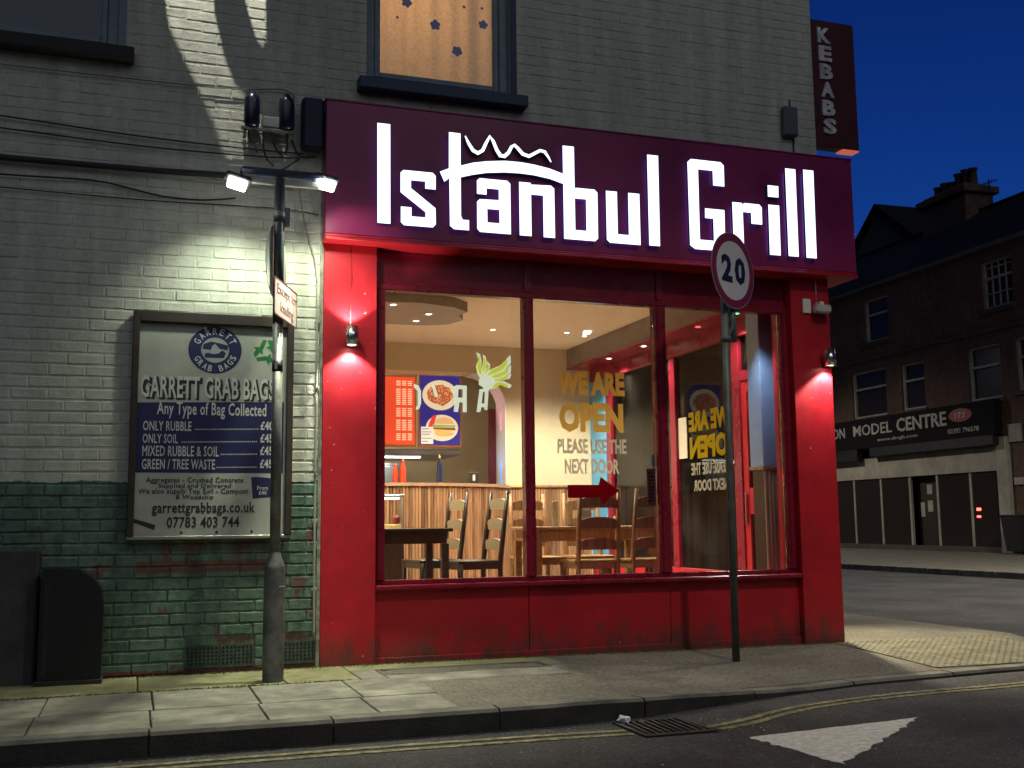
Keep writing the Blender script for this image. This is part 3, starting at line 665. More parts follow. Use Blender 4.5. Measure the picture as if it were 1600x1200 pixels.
# ------------------------------------------------------------------ fascia sign
fs_ = thing('fascia_sign', 'dark red fascia sign with lit white letters reading Istanbul Grill', 'shop sign', (1.247, 0, 3.105))
part('fascia_board', red_d, fs_, (1.247, 5.851, -.140, -.013, 3.105, 4.118), bev=.006)
part('return_board', red_d, fs_, (5.602, 5.851, -.0125, 3.3, 3.105, 4.118), bev=.006)
part('top_capping', red_d, fs_, (1.24, 5.86, -.147, -.0135, 4.1185, 4.13), bev=.003)
LETTERS = [
('I',[(1.622,3.966),(1.720,3.966),(1.724,3.200),(1.627,3.200)],None),
('s',[(1.800,3.600),(1.822,3.622),(2.048,3.622),(2.071,3.600),(2.071,3.493),(1.990,3.493),(1.990,3.548),(1.880,3.548),(1.880,3.487),(2.069,3.348),(2.072,3.225),(2.048,3.198),(1.826,3.198),(1.803,3.220),(1.803,3.339),(1.884,3.339),(1.884,3.270),(1.992,3.270),(1.992,3.311),(1.800,3.449)],None),
('t',[(2.176,3.955),(2.268,3.955),(2.268,3.700),(2.268,3.632),(2.269,3.305),(2.282,3.277),(2.332,3.277),(2.332,3.198),(2.213,3.198),(2.182,3.222),(2.178,3.594),(2.139,3.560),(2.104,3.636),(2.175,3.669)],None),
('a',[(2.397,3.595),(2.420,3.616),(2.642,3.616),(2.667,3.594),(2.668,3.193),(2.420,3.193),(2.397,3.215),(2.397,3.428),(2.419,3.450),(2.573,3.455),(2.573,3.540),(2.474,3.540),(2.474,3.490),(2.397,3.490)],[(2.478,3.378),(2.576,3.379),(2.577,3.272),(2.479,3.272)]),
('n',[(2.739,3.617),(2.835,3.617),(2.835,3.604),(3.005,3.611),(3.031,3.588),(3.032,3.192),(2.937,3.192),(2.937,3.524),(2.837,3.524),(2.837,3.192),(2.740,3.192)],None),
('b',[(3.108,3.948),(3.204,3.948),(3.204,3.602),(3.213,3.613),(3.374,3.613),(3.399,3.590),(3.397,3.217),(3.372,3.192),(3.108,3.192)],[(3.204,3.526),(3.300,3.526),(3.299,3.270),(3.204,3.270)]),
('u',[(3.473,3.613),(3.569,3.613),(3.569,3.264),(3.666,3.264),(3.668,3.613),(3.767,3.613),(3.767,3.190),(3.498,3.190),(3.473,3.213)],None),
('l',[(3.846,3.950),(3.945,3.950),(3.940,3.194),(3.844,3.194)],None),
('G',[(4.212,3.925),(4.244,3.954),(4.521,3.954),(4.551,3.928),(4.550,3.747),(4.445,3.747),(4.445,3.872),(4.308,3.872),(4.305,3.276),(4.435,3.276),(4.436,3.463),(4.359,3.463),(4.361,3.545),(4.542,3.545),(4.538,3.196),(4.258,3.194),(4.213,3.224)],None),
('r',[(4.619,3.621),(4.711,3.621),(4.711,3.606),(4.734,3.622),(4.876,3.622),(4.900,3.598),(4.898,3.450),(4.795,3.450),(4.795,3.544),(4.716,3.544),(4.716,3.200),(4.619,3.200)],None),
('i',[(4.965,3.629),(5.070,3.629),(5.065,3.197),(4.961,3.197)],None),
('l',[(5.145,3.963),(5.246,3.963),(5.241,3.199),(5.143,3.199)],None),
('l',[(5.323,3.969),(5.426,3.969),(5.419,3.197),(5.319,3.197)],None),
]
O = (0, -.182, 0); e_in = .012
trim = mat('letter_trim', (.02, .02, .05), .4)
for nm, lp, hole in LETTERS:
    mb = MB(); mb.poly(lp, O, X, Z, .026, [hole] if hole else [], 0, 1)
    if nm == 'i': mb.poly([(4.966, 3.798), (5.070, 3.798), (5.067, 3.699), (4.965, 3.699)], O, X, Z, .026, [], 0, 1)
    o = mb.build('letter', [acryl, trim], fs_); 
ARCH = [(2.2685,3.700),(2.367,3.733),(2.475,3.755),(2.621,3.774),(2.750,3.776),(2.861,3.768),(2.992,3.749),(3.1075,3.717),(3.1075,3.635),(2.992,3.666),(2.860,3.682),(2.749,3.686),(2.620,3.681),(2.475,3.663),(2.367,3.638),(2.2685,3.608)]
WAVE = [(2.301,3.937),(2.323,3.877),(2.358,3.82),(2.407,3.798),(2.456,3.831),(2.488,3.904),(2.506,3.946),(2.52,3.916),(2.547,3.847),(2.579,3.799),(2.627,3.796),(2.666,3.835),(2.691,3.887),(2.702,3.897),(2.723,3.877),(2.764,3.832),(2.825,3.817),(2.877,3.849),(2.921,3.876),(2.948,3.87),(2.976,3.838),(3.004,3.8),(3.012,3.805),(2.992,3.849),(2.965,3.891),(2.917,3.9),(2.866,3.87),(2.824,3.845),(2.781,3.856),(2.742,3.896),(2.708,3.921),(2.671,3.9),(2.644,3.849),(2.616,3.824),(2.599,3.825),(2.572,3.861),(2.542,3.929),(2.502,3.969),(2.466,3.912),(2.434,3.846),(2.407,3.828),(2.378,3.841),(2.342,3.89),(2.31,3.942)]
MB().poly(ARCH, O, X, Z, .026, [], 0, 1).build('bridge_arch', [acryl, trim], fs_)
MB().poly(WAVE, O, X, Z, .026, [], 0, 1).build('skyline_wave', [acryl, trim], fs_)
# hidden glowing trays added behind the letters to give the board a blue glare
def inset(lp, d):
    n = len(lp); ar = sum(lp[i][0]*lp[(i+1) % n][1]-lp[(i+1) % n][0]*lp[i][1] for i in range(n)); s = 1 if ar > 0 else -1; o = []
    for i in range(n):
        p, q, r_ = Vector(lp[i-1]), Vector(lp[i]), Vector(lp[(i+1) % n]); a = (q-p).normalized(); b = (r_-q).normalized()
        na = Vector((-a.y, a.x))*s; nb = Vector((-b.y, b.x))*s; k = (na+nb); k = k/max(.35, k.length_squared)*2 if k.length > 1e-4 else na; o.append(tuple(q+k*d))
    return o
mb = MB()
for nm, lp, hole in LETTERS: mb.poly(inset(lp, .022), (0, -.1555, 0), X, Z, .0150, [inset(hole, -.018)] if hole else [], 0)
mb.build('added_glow_tray', blue_glow, fs_)

# ------------------------------------------------------------------ wall lamps on the pilasters
lensM = mat('lamp_lens', (1, 1, 1), .3, emit=(1, .95, .85), estr=14)
def wall_lamp(x, y, label, up, e, down=None):
    t = thing('wall_lamp', label, 'wall lamp', (x, y, 2.36), 0, 'steel wall lamps')
    mb = MB(); mb.lathe([(.040, .068), (.0475, .070), (.0475, -.072), (.040, -.070)], (x, y, 2.36), 28); mb.build('housing', chrome, t)
    MB().lathe([(.0, -.062), (.0405, -.062)], (x, y, 2.36), 24).build('lens', lensM, t)
    MB().lathe([(.0405, .060), (.0, .060)], (x, y, 2.36), 24).build('cap', lensM if up else blackp, t)
    MB().box(x-.022, x+.022, y+.044, -.0225, 2.325, 2.395, bev=.003).build('bracket', chrome, t)
    lamp('down_light', 'SPOT', (x, y+.01, 2.285), e, (1, .93, .82), t, to=(x, y+.09, 0), size=.02, spot=112, blend=.35)
    if up: lamp('up_light', 'SPOT', (x, y+.01, 2.435), e*.55, (1, .93, .82), t, to=(x, y+.14, 4), size=.02, spot=110, blend=.3)
    return t
L_ = wall_lamp(1.457, -.105, 'steel up and down wall lamp on the left red pilaster', True, 36)
MB().tube([(1.463, -.03, 3.056), (1.466, -.028, 2.9), (1.470, -.03, 2.8), (1.457, -.03, 2.72), (1.457, -.045, 2.44)], .0035, 6).build('wire', mat('red_wire', (.25, .02, .02), .6), L_)
wall_lamp(5.56, -.105, 'steel wall lamp on the right red pilaster shining down', False, 44)
sl = thing('wall_lamp', 'steel wall lamp round the corner lighting the side pavement', 'wall lamp', (5.74, .42, 2.36), 0, 'steel wall lamps')
MB().lathe([(.040, .068), (.0475, .070), (.0475, -.072), (.040, -.070)], (5.74, .42, 2.36), 24).build('housing', chrome, sl)
MB().lathe([(.0, -.062), (.0405, -.062)], (5.74, .42, 2.36), 24).build('lens', lensM, sl)
MB().box(5.6005, 5.70, .40, .44, 2.33, 2.39, bev=.003).build('bracket', chrome, sl)
lamp('down_light', 'SPOT', (5.76, .42, 2.28), 420, (1, .88, .58), sl, to=(6.1, -.25, 0), size=.03, spot=82, blend=.8)

# ------------------------------------------------------------------ projecting sign
ks = thing('projecting_sign', 'tall dark red projecting sign reading KEBABS high on the building corner', 'sign', (5.8, .3, 4.4))
part('box', mat('old_sign_red', (.075, .008, .012), .5, var=.2), ks, (5.80, 6.285, .30, .42, 4.40, 5.63), bev=.008)
part('bracket', black, ks, (5.6005, 5.7995, .34, .37, 4.62, 4.65), (5.6005, 5.7995, .34, .37, 5.42, 5.45))
kw = mat('old_white_letters', (.80, .78, .78), .6, var=.25, vscale=12, dirt=.4, dscale=10)
for i, ch in enumerate('KEBABS'):
    z0 = 5.40-i*.176
    text_mesh(ch, (5.872+i*.004, .30, z0), X, Z, .14, .148, .018, bold=.045).build('letter', kw, ks)
part('under_light', mat('sign_edge_light', (.5, .1, .08), .5, emit=(1, .25, .15), estr=.35), ks, (6.10, 6.282, .305, .415, 4.385, 4.3995))

# ------------------------------------------------------------------ boxes on the wall
ab = thing('alarm_box', 'slim grey alarm box on the painted wall above the right end of the sign', 'alarm box', (5.31, 0, 4.31))
part('body', mat('alarm_grey', (.10, .12, .14), .5), ab, (5.235, 5.375, -.075, -.0105, 4.31, 4.575), bev=.012)
part('cable', black, ab, (5.352, 5.364, -.016, -.0045, 4.15, 4.309)); part('cable', black, ab, (5.33, 5.342, -.016, -.0045, 4.576, 4.66))
cm_ = thing('security_camera', 'small white security camera near the top of the right pilaster', 'camera', (5.5, -.03, 2.8))
part('plate', whitew, cm_, (5.36, 5.44, -.040, -.0225, 2.75, 2.875), bev=.004); part('body', mat('camera_body', (.5, .5, .48), .5), cm_, (5.44, 5.585, -.13, -.055, 2.745, 2.815), bev=.012)
part('arm', whitew, cm_, (5.49, 5.53, -.10, -.0225, 2.8155, 2.845), bev=.004); MB().tube([(5.597, -.0925, 2.78), (5.586, -.0925, 2.78)], .024, 14).build('lens', black, cm_)
MB().tube([(5.50, -.03, 2.85), (5.502, -.03, 2.95), (5.498, -.03, 3.055)], .006, 6).build('wire', whitew, cm_)

# ------------------------------------------------------------------ advertising board
ad = thing('advert_board', 'framed white notice board of grab bag prices on the painted wall', 'notice board', (-.04, 0, .93))
fm = mat('board_frame', (.030, .020, .016), .55, var=.3)
part('frame', fm, ad, (-.05, -.005, -.085, -.0105, .93, 2.475), (1.0, 1.045, -.085, -.0105, .93, 2.475), (-.0045, .9995, -.085, -.0105, 2.40, 2.475), bev=.005)
part('bottom_rail', mat('alloy_rail', (.35, .34, .31), .4, .6), ad, (-.05, 1.045, -.075, -.0105, .905, .9295), bev=.004)
part('panel', mat('board_white', (.40, .41, .36), .45, var=.08, vscale=3, dirt=.15), ad, (-.0045, .9995, -.045, -.0105, .9305, 2.3995), bev=0)
navy = mat('navy_print', (.012, .014, .075), .5); wprint = mat('white_print', (.55, .56, .52), .5); bprint = mat('black_print', (.02, .02, .022), .5); gprint = mat('green_print', (.015, .16, .04), .5)
def G(Xc, Yc):
    px = 180+Xc/3; py = 460+Yc/3; t = (px-210)/245
    return (-.045+(px-210)*.0044, (2.477-(py-487)*.004445)*(1-t)+(2.45-(py-505)*.00461)*t)
def gtext(M, s, X0, X1, Y0, Y1, lvl=.0022, bold=.012, spacing=1.06):
    a = G(X0, Y1); b = G(X1, Y0); text_mesh(s, (a[0], -.045-lvl+.0006, a[1]), X, Z, b[0]-a[0], b[1]-a[1], .0008, bold=bold, spacing=spacing).build('lettering', M, ad)
pr_ = MB(); a = G(115, 835); pr_.poly([(a[0], a[1]), (.985, a[1]), (.985, G(735, 512)[1]), (a[0], G(115, 512)[1])], (0, -.0462, 0), X, Z, .0011)
c0 = G(462, 268); pr_.poly(ell(c0[0], c0[1], .182, .168, 48), (0, -.0462, 0), X, Z, .0011, [ell(c0[0], c0[1], .095, .090, 36)])
for q in ([(-.07, -.055), (.06, -.055), (.075, -.02), (.05, .0), (.02, -.025), (-.02, -.03), (-.05, -.02), (-.07, -.03)], [(-.085, .005), (-.03, .0), (-.02, .03), (.0, .045), (.03, .01), (.085, .0), (.09, .035), (.03, .05), (-.03, .06), (-.08, .04)]):
    pr_.poly([(c0[0]+x, c0[1]+z) for x, z in q], (0, -.0462, 0), X, Z, .0011)
a = G(645, 960); b = G(735, 868); pr_.poly([(a[0]+.01, a[1]), (b[0], a[1]+.012), (b[0]+.01, b[1]), (a[0]+.06, b[1]+.01), (a[0]-.004, b[1]+.008)], (0, -.0462, 0), X, Z, .0011)
pr_.build('navy_print', navy, ad)
wp = wprint; bp_ = bprint; dots = MB()
gtext(wp, 'Any Type of Bag Collected', 205, 708, 522, 586, bold=.014)
for s, x1, y0, y1 in (('ONLY RUBBLE', 362, 602, 642), ('ONLY SOIL', 302, 660, 700), ('MIXED RUBBLE & SOIL', 490, 718, 760), ('GREEN / TREE WASTE', 474, 778, 820)): gtext(wp, s, 145, x1, y0, y1, bold=.012)
for s, x0, y0 in (('£40', 380, 602), ('£45', 320, 660), ('£45', 500, 718), ('£45', 482, 778)):
    gtext(wp, s, 682, 742, y0+2, y0+42, bold=.03); k = int((678-x0)/9)
    for i in range(k): a = G(x0+i*9, y0+40); dots.poly([(a[0], a[1]), (a[0]+.006, a[1]), (a[0]+.006, a[1]+.009), (a[0], a[1]+.009)], (0, -.0468, 0), X, Z, .0006)
gtext(wp, 'From', 672, 722, 902, 920, .0022); gtext(wp, '£40', 680, 716, 924, 942, .0022)
def arc_text(s, cx, cz, rad, a0, a1, h, flip=False):
    for i, ch in enumerate(s):
        if ch == ' ': continue
        t = R(a0+(a1-a0)*(i+.5)/len(s)); ux = Vector((math.sin(t), 0, -math.cos(t))) if not flip else Vector((-math.sin(t), 0, math.cos(t)))
        vz = Vector((math.cos(t), 0, math.sin(t))) if not flip else Vector((-math.cos(t), 0, -math.sin(t)))
        p = Vector((cx+rad*math.cos(t), -.0468, cz+rad*math.sin(t))); wdt = h*.62
        text_mesh(ch, p-ux*wdt/2-vz*h/2, ux, vz, wdt, h, .0008, bold=.01).build('lettering', wprint, ad)
arc_text('GARRETT', c0[0], c0[1], .134, 165, 18, .048); arc_text('GRAB BAGS', c0[0], c0[1], .134, 200, 345, .044, True)
gtext(wp, 'GARRETT GRAB BAGS', 128, 745, 405, 488, .0026, bold=.02)
stuff(dots.build('dotted_leader', wprint, ad))
gtext(bp_, 'GARRETT GRAB BAGS', 136, 756, 410, 497, .0016, bold=.07)
for s, x0, x1, y0, y1 in (('Aggregates - Crushed Concrete', 165, 607, 862, 888), ('Supplied and Delivered', 222, 550, 889, 912), ('We also supply Top Soil - Compost', 133, 630, 913, 940), ('& Woodchip', 300, 470, 940, 965)): gtext(bp_, s, x0, x1, y0, y1)
gtext(bp_, 'garrettgrabbags.co.uk', 195, 663, 975, 1036, bold=.02); gtext(bp_, '07783 403 744', 263, 592, 1040, 1090, bold=.02)
a = G(108, 1062); MB().poly([(a[0], a[1]+.03), (a[0]+.008, a[1]), (a[0]+.145, a[1]-.052), (a[0]+.155, a[1]-.02)], (0, -.0462, 0), X, Z, .0011).build('black_bar', bprint, ad)
gp = MB(); c1 = G(705, 278)
for k in range(3):
    def rt(x, z, k=k): t = R(-120*k); return (c1[0]+x*math.cos(t)-z*math.sin(t), c1[1]+x*math.sin(t)+z*math.cos(t))
    gp.poly([rt(-.050, .034), (rt(-.028, .088)), rt(.0, .088), rt(-.022, .020)], (0, -.0462, 0), X, Z, .0011)
    gp.poly([rt(.004, .088), rt(.034, .088), rt(.052, .056), rt(.075, .066), rt(.046, .008), rt(-.006, .032), rt(.018, .044)], (0, -.0462, 0), X, Z, .0011)
gp.build('recycling_print', gprint, ad)
for xx in (.32, .56, .78): MB().lathe([(.0, -.006), (.009, -.004), (.011, 0)], (0, 0, 0), 8)
mb = MB()
for xx, zz in ((.305, .952), (.54, .952), (.775, .952), (.43, 2.375), (.88, 2.36)): mb.poly(ell(xx, zz, .009, .009, 10), (0, -.049, 0), X, Z, .004)
mb.build('screws', chrome, ad)

# ------------------------------------------------------------------ sign post with floodlights
sp = thing('sign_post', 'grey steel post with thick base carrying two floodlights and traffic plates', 'post', (.87, -.60, 0))
zb = zp(.87, -.6)
MB().lathe([(.067, zb-.02), (.069, .30), (.066, .72), (.064, .735), (.038, .80), (.036, .82)], (.872, -.60, 0), 28).build('base', galv, sp)
MB().tube([(.872, -.60, .815), (.8665, -.60, 2.33)], .0345, 20).build('lower_pole', galv, sp)
MB().tube([(.8665, -.60, 2.3305), (.864, -.60, 3.33)], .0355, 20).build('upper_pole', darkpole, sp)
part('base_tag', whitep, sp, (.895, .935, -.672, -.667, .60, .607), bev=0)
mb = MB(); mb.tube([(.866, -.60, 3.03), (.866, -.60, 3.10)], .041, 20); mb.box(.90, .935, -.62, -.58, 3.0, 3.13, bev=.003); mb.build('clamp', galv, sp)
MB().tube([(.868, -.60, 2.005), (.868, -.60, 2.085)], .0362, 20).build('number_band', black, sp)
text_mesh('1', (.845, -.6385, 2.02), X, Z, .018, .05, .002, bold=.03).build('number', wprint, sp)
th = R(22); d_ = Vector((math.sin(th), math.cos(th), 0)); n_ = Vector((math.cos(th), -math.sin(th), 0))
pc = Vector((.868, -.60, 0))
def plate(loop, off, thick, name, M, c=0.0): o_ = pc+n_*off+d_*c; return MB().poly(loop, o_, d_, Z, thick).build(name, M, sp)
pl = plate(rrect(-.29, .29, 2.345, 2.595, .02), .052, .004, 'loading_plate', mat('plate_white', (.62, .56, .55), .25, .3))
brd = MB().poly(rrect(-.29, .29, 2.345, 2.595, .02), pc+n_*.0535, d_, Z, .001, [rrect(-.281, .281, 2.354, 2.586, .016)]).build('border', bprint, pl)
tm = MB(); text_mesh('Except for', pc+n_*.0525+d_*-.225+Vector((0, 0, 2.475)), d_, Z, .50, .088, .001, mb=tm, bold=.0); text_mesh('loading', pc+n_*.0525+d_*-.14+Vector((0, 0, 2.365)), d_, Z, .33, .088, .001, mb=tm, bold=.0)
tm.build('lettering', bprint, pl)
plate(ell(0, 2.77, .262, .262, 40), -.045, .004, 'round_plate', mat('plate_back', (.42, .46, .42), .5, .2), .10)
part('crossbar', mat('pale_channel', (.45, .48, .44), .5), sp, (.66, 1.13, -.62, -.58, 3.285, 3.325), bev=.004)
part('canopy', mat('blue_canopy', (.010, .025, .085), .5), sp, (.60, 1.17, -.66, -.54, 3.345, 3.385), bev=.018)
fe = mat('flood_lens', (1, 1, 1), .3, emit=(1, 1, .93), estr=18)
def flood(x, z, tilt, label):
    t = bpy.data.objects.new('floodlight', None); C.objects.link(t); t.parent = sp; t.location = Vector((x, -.60, z))-wloc(sp); t.rotation_euler = (R(-28), R(tilt), 0); t['label'] = label
    MB().box(-.082, .082, -.05, .055, .0, .035, bev=.008).build('housing', darkpole, t, local=True)
    MB().box(-.062, .062, -.04, .045, -.04, -.0005, bev=.01).build('lens', fe, t, local=True)
    MB().box(-.088, -.0825, -.012, .012, -.03, .06).build('yoke', galv, t, local=True)
    return t
flood(.585, 3.285, 14, 'left floodlight head'); flood(1.178, 3.335, 10, 'right floodlight head')
lamp('left_flood_light', 'SPOT', (.58, -.53, 3.20), 34, (.90, 1.0, .80), sp, to=(.60, -.05, 2.25), size=.05, spot=112, blend=.9)
lamp('right_flood_light', 'SPOT', (1.17, -.53, 3.25), 38, (.90, 1.0, .74), sp, to=(1.12, -.05, 1.4), size=.05, spot=118, blend=.6)
lamp('flood_side_light', 'SPOT', (1.20, -.62, 3.28), 16, (1, 1, .85), sp, to=(1.48, -.10, 3.02), size=.04, spot=70, blend=.8)
lamp('flood_spill_light', 'SPOT', (1.17, -.62, 3.24), 300, (.98, 1.0, .72), sp, to=(1.0, -1.1, 0), size=.05, spot=70, blend=.9)

# ------------------------------------------------------------------ speed limit sign
ss = thing('speed_sign', 'round red bordered 20 speed limit sign on a slim grey pole', 'road sign', (4.245, -.62, 0))
zb = zp(4.245, -.62)
MB().tube([(4.245, -.62, zb-.02), (4.252, -.62, 2.92)], .0285, 18).build('pole', polegrey, ss)
th = R(63); d2 = Vector((math.sin(th), math.cos(th), 0)); n2 = Vector((math.cos(th), -math.sin(th), 0)); c2 = Vector((4.31, -.64, 0))+n2*.02
rb = mat('sign_red', (.17, .014, .05), .4); sw = mat('sign_white', (.50, .50, .52), .4, var=.05, vscale=6)
MB().poly(ell(0, 2.91, .300, .300, 56), c2, d2, Z, .004).build('disc', mat('disc_edge', (.2, .2, .2), .5), ss)
MB().poly(ell(0, 2.91, .292, .292, 56), c2+n2*.0011, d2, Z, .001, [ell(0, 2.91, .232, .232, 48)]).build('red_ring', rb, ss)
MB().poly(ell(0, 2.91, .2315, .2315, 48), c2+n2*.0011, d2, Z, .001).build('white_face', sw, ss)
tm = MB(); text_mesh('2', c2+n2*.0016+d2*-.165+Vector((0, 0, 2.81)), d2, Z, .15, .215, .001, bold=.045, mb=tm); text_mesh('0', c2+n2*.0016+d2*.02+Vector((0, 0, 2.808)), d2, Z, .15, .22, .001, bold=.045, mb=tm)
tm.build('numerals', mat('numeral_black', (.01, .012, .03), .4), ss)
b2 = c2-n2*.0055
MB().poly(ell(0, 2.91, .292, .292, 56), b2, -d2, Z, .001, [ell(0, 2.91, .232, .232, 48)]).build('back_ring', rb, ss)
MB().poly(ell(0, 2.91, .2315, .2315, 48), b2, -d2, Z, .001).build('back_face', sw, ss)
tm = MB(); text_mesh('3', b2-n2*.0006+d2*.165+Vector((0, 0, 2.81)), -d2, Z, .15, .215, .001, bold=.04, mb=tm); text_mesh('0', b2-n2*.0006+d2*-.02+Vector((0, 0, 2.808)), -d2, Z, .15, .22, .001, bold=.04, mb=tm)
tm.build('back_numerals', MATS['numeral_black'], ss)
mb = MB(); mb.tube([(4.33, -.60, 2.36), (4.33, -.60, 2.72)], .03, 14); mb.tube([(4.252, -.62, 2.36), (4.252, -.62, 2.40)], .043, 14); mb.obox((4.25, -.61, 2.38), (4.34, -.60, 2.38), .03, .02); mb.obox((4.262, -.65, 2.40), (4.315, -.64, 2.50), .008, .02); mb.build('lamp_bracket', mat('bracket_grey', (.10, .11, .12), .5), ss)

# ------------------------------------------------------------------ cables, insulators, conduit
cab = mat('black_cable', (.015, .015, .017), .6); pale = mat('pale_cable', (.30, .32, .26), .6)
def cable(name, P, r, M, label, cat='cable', group='cables along the painted wall'):
    K = smooth_path([tuple(p) for p in P], .08); o = MB().tube(K, r, 6).build(name, M); tag(o, label, cat, group); return o
y_ = -.022
cable('wall_cable', [(-1.7, y_, 3.83), (-.952, y_, 3.785), (0, y_, 3.735), (.75, y_, 3.722), (1.10, y_, 3.725)], .006, cab, 'uppermost thin black cable across the painted wall')
cable('wall_cable', [(-1.7, y_, 3.73), (-.948, y_, 3.698), (0, y_, 3.665), (.75, y_, 3.672), (1.08, y_, 3.688)], .006, cab, 'thin black cable just below the uppermost one')
cable('wall_pipe', [(-1.7, -.04, 3.50), (-.939, -.04, 3.487), (0, -.04, 3.490), (.534, -.04, 3.500), (1.05, -.04, 3.505)], .022, cab, 'thick black cable pipe along the painted wall above the floodlights', 'pipe')
cable('wall_cable', [(-1.7, y_, 3.385), (-.93, y_, 3.374), (-.36, y_, 3.386), (-.10, y_, 3.35), (.12, y_, 3.312), (.40, y_, 3.31), (.62, y_, 3.345)], .0065, cab, 'sagging black cable running to the left floodlight')
cable('wall_cable', [(-1.7, y_, 3.29), (-.93, y_, 3.283), (0, y_, 3.275), (.90, y_, 3.292), (1.22, y_, 3.27)], .0045, cab, 'lowest thin cable crossing the wall under the sagging one')
cable('wall_cable', [(-1.7, y_, 4.17), (-.968, y_, 4.150), (.2, y_, 4.155), (.62, y_, 4.165), (.95, y_, 4.205), (1.03, y_, 4.15)], .004, mat('grey_cable', (.10, .11, .11), .6), 'faint grey cable on the painted wall below the left window')
cable('wall_cable', [(1.05, -.05, 3.60), (1.09, -.03, 3.36), (1.13, -.022, 3.15), (1.19, -.022, 2.95), (1.215, -.022, 2.75)], .006, pale, 'pale cable curving from the sign corner down to the conduit')
cable('conduit', [(1.215, -.025, 2.75), (1.218, -.025, 2.0), (1.216, -.025, 1.2), (1.22, -.025, .2)], .010, pale, 'thin vertical conduit beside the left red pilaster', 'pipe')
for i in range(5): part('clip', pale, bpy.data.objects['conduit'], (1.198, 1.236, -.030, -.0125, 2.45-i*.48, 2.475-i*.48))
ib = thing('insulator_bracket', 'steel wall bracket with two dark bottle shaped insulators and looped leads', 'bracket', (.85, 0, 3.9))
for xx in (.715, .965):
    MB().lathe([(.0, .27), (.022, .27), (.03, .245), (.052, .235), (.057, .20), (.057, .03), (.045, .0), (.0, .0)], (xx, -.10, 3.86+(.0 if xx < .8 else .005)), 16).build('insulator', mat('dark_porcelain', (.012, .016, .03), .25), ib)
mb = MB(); mb.box(.64, 1.02, -.125, -.095, 3.835, 3.858, bev=.003); mb.box(.79, .915, -.115, -.0125, 3.87, 3.95, bev=.006); mb.box(.66, .68, -.11, -.0125, 3.80, 3.858); mb.box(.98, 1.0, -.11, -.0125, 3.80, 3.858); mb.build('bracket', mat('aged_steel', (.16, .17, .17), .5, .5, var=.3), ib)
for P in ([(.70, -.10, 3.86), (.69, -.12, 3.78), (.74, -.10, 3.73), (.76, -.04, 3.70)], [(.80, -.10, 3.85), (.80, -.12, 3.70), (.83, -.12, 3.62), (.88, -.06, 3.60)], [(.86, -.10, 3.85), (.88, -.13, 3.72), (.93, -.13, 3.66), (.97, -.12, 3.72), (.965, -.10, 3.85)], [(1.0, -.1, 3.80), (1.06, -.10, 3.68), (1.16, -.16, 3.66)], [(.80, -.04, 3.50), (.95, -.06, 3.58), (1.06, -.08, 3.66)]):
    MB().tube(smooth_path(P, .03), .0075, 6).build('lead', cab, ib)

# ------------------------------------------------------------------ things at the foot of the wall on the left
bc = thing('street_cabinet', 'black round topped cabinet against the wall at the far left', 'cabinet', (-.36, -.14, 0))
MB().poly([(-.55, -.02), (-.175, -.02), (-.172, .50), (-.19, .60), (-.24, .67), (-.32, .72), (-.40, .735), (-.55, .735)], (0, -.26, 0), X, Z, .24).build('body', mat('cabinet_black', (.004, .0045, .005), .7), bc)
part('door_edge', blackp, bc, (-.53, -.50, -.264, -.2605, .06, .64)); part('plinth', joint, bc, (-.57, -.165, -.275, -.0125, -.03, .03))
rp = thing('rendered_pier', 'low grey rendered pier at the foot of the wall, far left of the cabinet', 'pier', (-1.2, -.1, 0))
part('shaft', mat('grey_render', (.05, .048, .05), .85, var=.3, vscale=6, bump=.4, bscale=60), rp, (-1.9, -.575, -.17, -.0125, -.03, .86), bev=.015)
# ------------------------------------------------------------------ the room behind the glass
FZ = .20
def S(name, M, *boxes, parent=None):
    mb = MB()
    for q in boxes: mb.box(*q)
    o = mb.build(name, M, parent); return struct(o) if parent is None else o
S('room_floor', floorM, (1.4, 5.54, .165, 8, .0, FZ))
S('room_ceiling', ceilM, (1.4, 5.499, .301, 8, 3.20, 3.30))
S('room_wall', cream, (1.40, 1.55, .301, 8, FZ, 3.2))                      # left wall
S('room_wall', cream, (4.37, 5.52, 5.0, 5.35, FZ, 3.2))                    # back wall right of the opening
S('room_wall', mat('kitchen_wall', (.46, .38, .27), .6, var=.1, vscale=2), (1.55, 5.3, 7.2, 7.3, FZ, 3.2))
# head of the arched opening
arch = [(1.5505, 2.86), (3.93, 2.86)]+[(3.93+.44*math.sin(R(a)), 2.42+.44*math.cos(R(a))) for a in range(6, 91, 7)]+[(4.3695, 3.1995), (1.5505, 3.1995)]
struct(MB().poly(arch, (0, 5.0, 0), X, Z, .35).build('room_wall', cream))
# lining of the arch
lin = [(4.3690, 1.47)]+[(3.93+.439*math.sin(R(a)), 2.42+.439*math.cos(R(a))) for a in range(90, -1, -6)]
mb = MB(); vs = []
for x_, z_ in lin: vs += [(x_, 4.985, z_), (x_, 5.36, z_), (x_-.012 if z_ < 2.5 else x_, 4.985, z_-(.012 if z_ > 2.5 else 0)), (x_-.012 if z_ < 2.5 else x_, 5.36, z_-(.012 if z_ > 2.5 else 0))]
fs = []
for i in range(len(lin)-1): a = i*4; b = a+4; fs += [(a+2, a+3, b+3, b+2), (a, a+2, b+2, b), (a+1, b+1, b+3, a+3)]
mb.add(vs, fs); al = mb.build('arch_lining', whitew); tag(al, 'pale arched lining glowing pink to blue at the end of the counter', 'arch')
def led(loc, col, e, nm, to):
    return lamp(nm, 'SPOT', loc, e*.6, col, al, to=to, size=.04, spot=95, blend=.9)
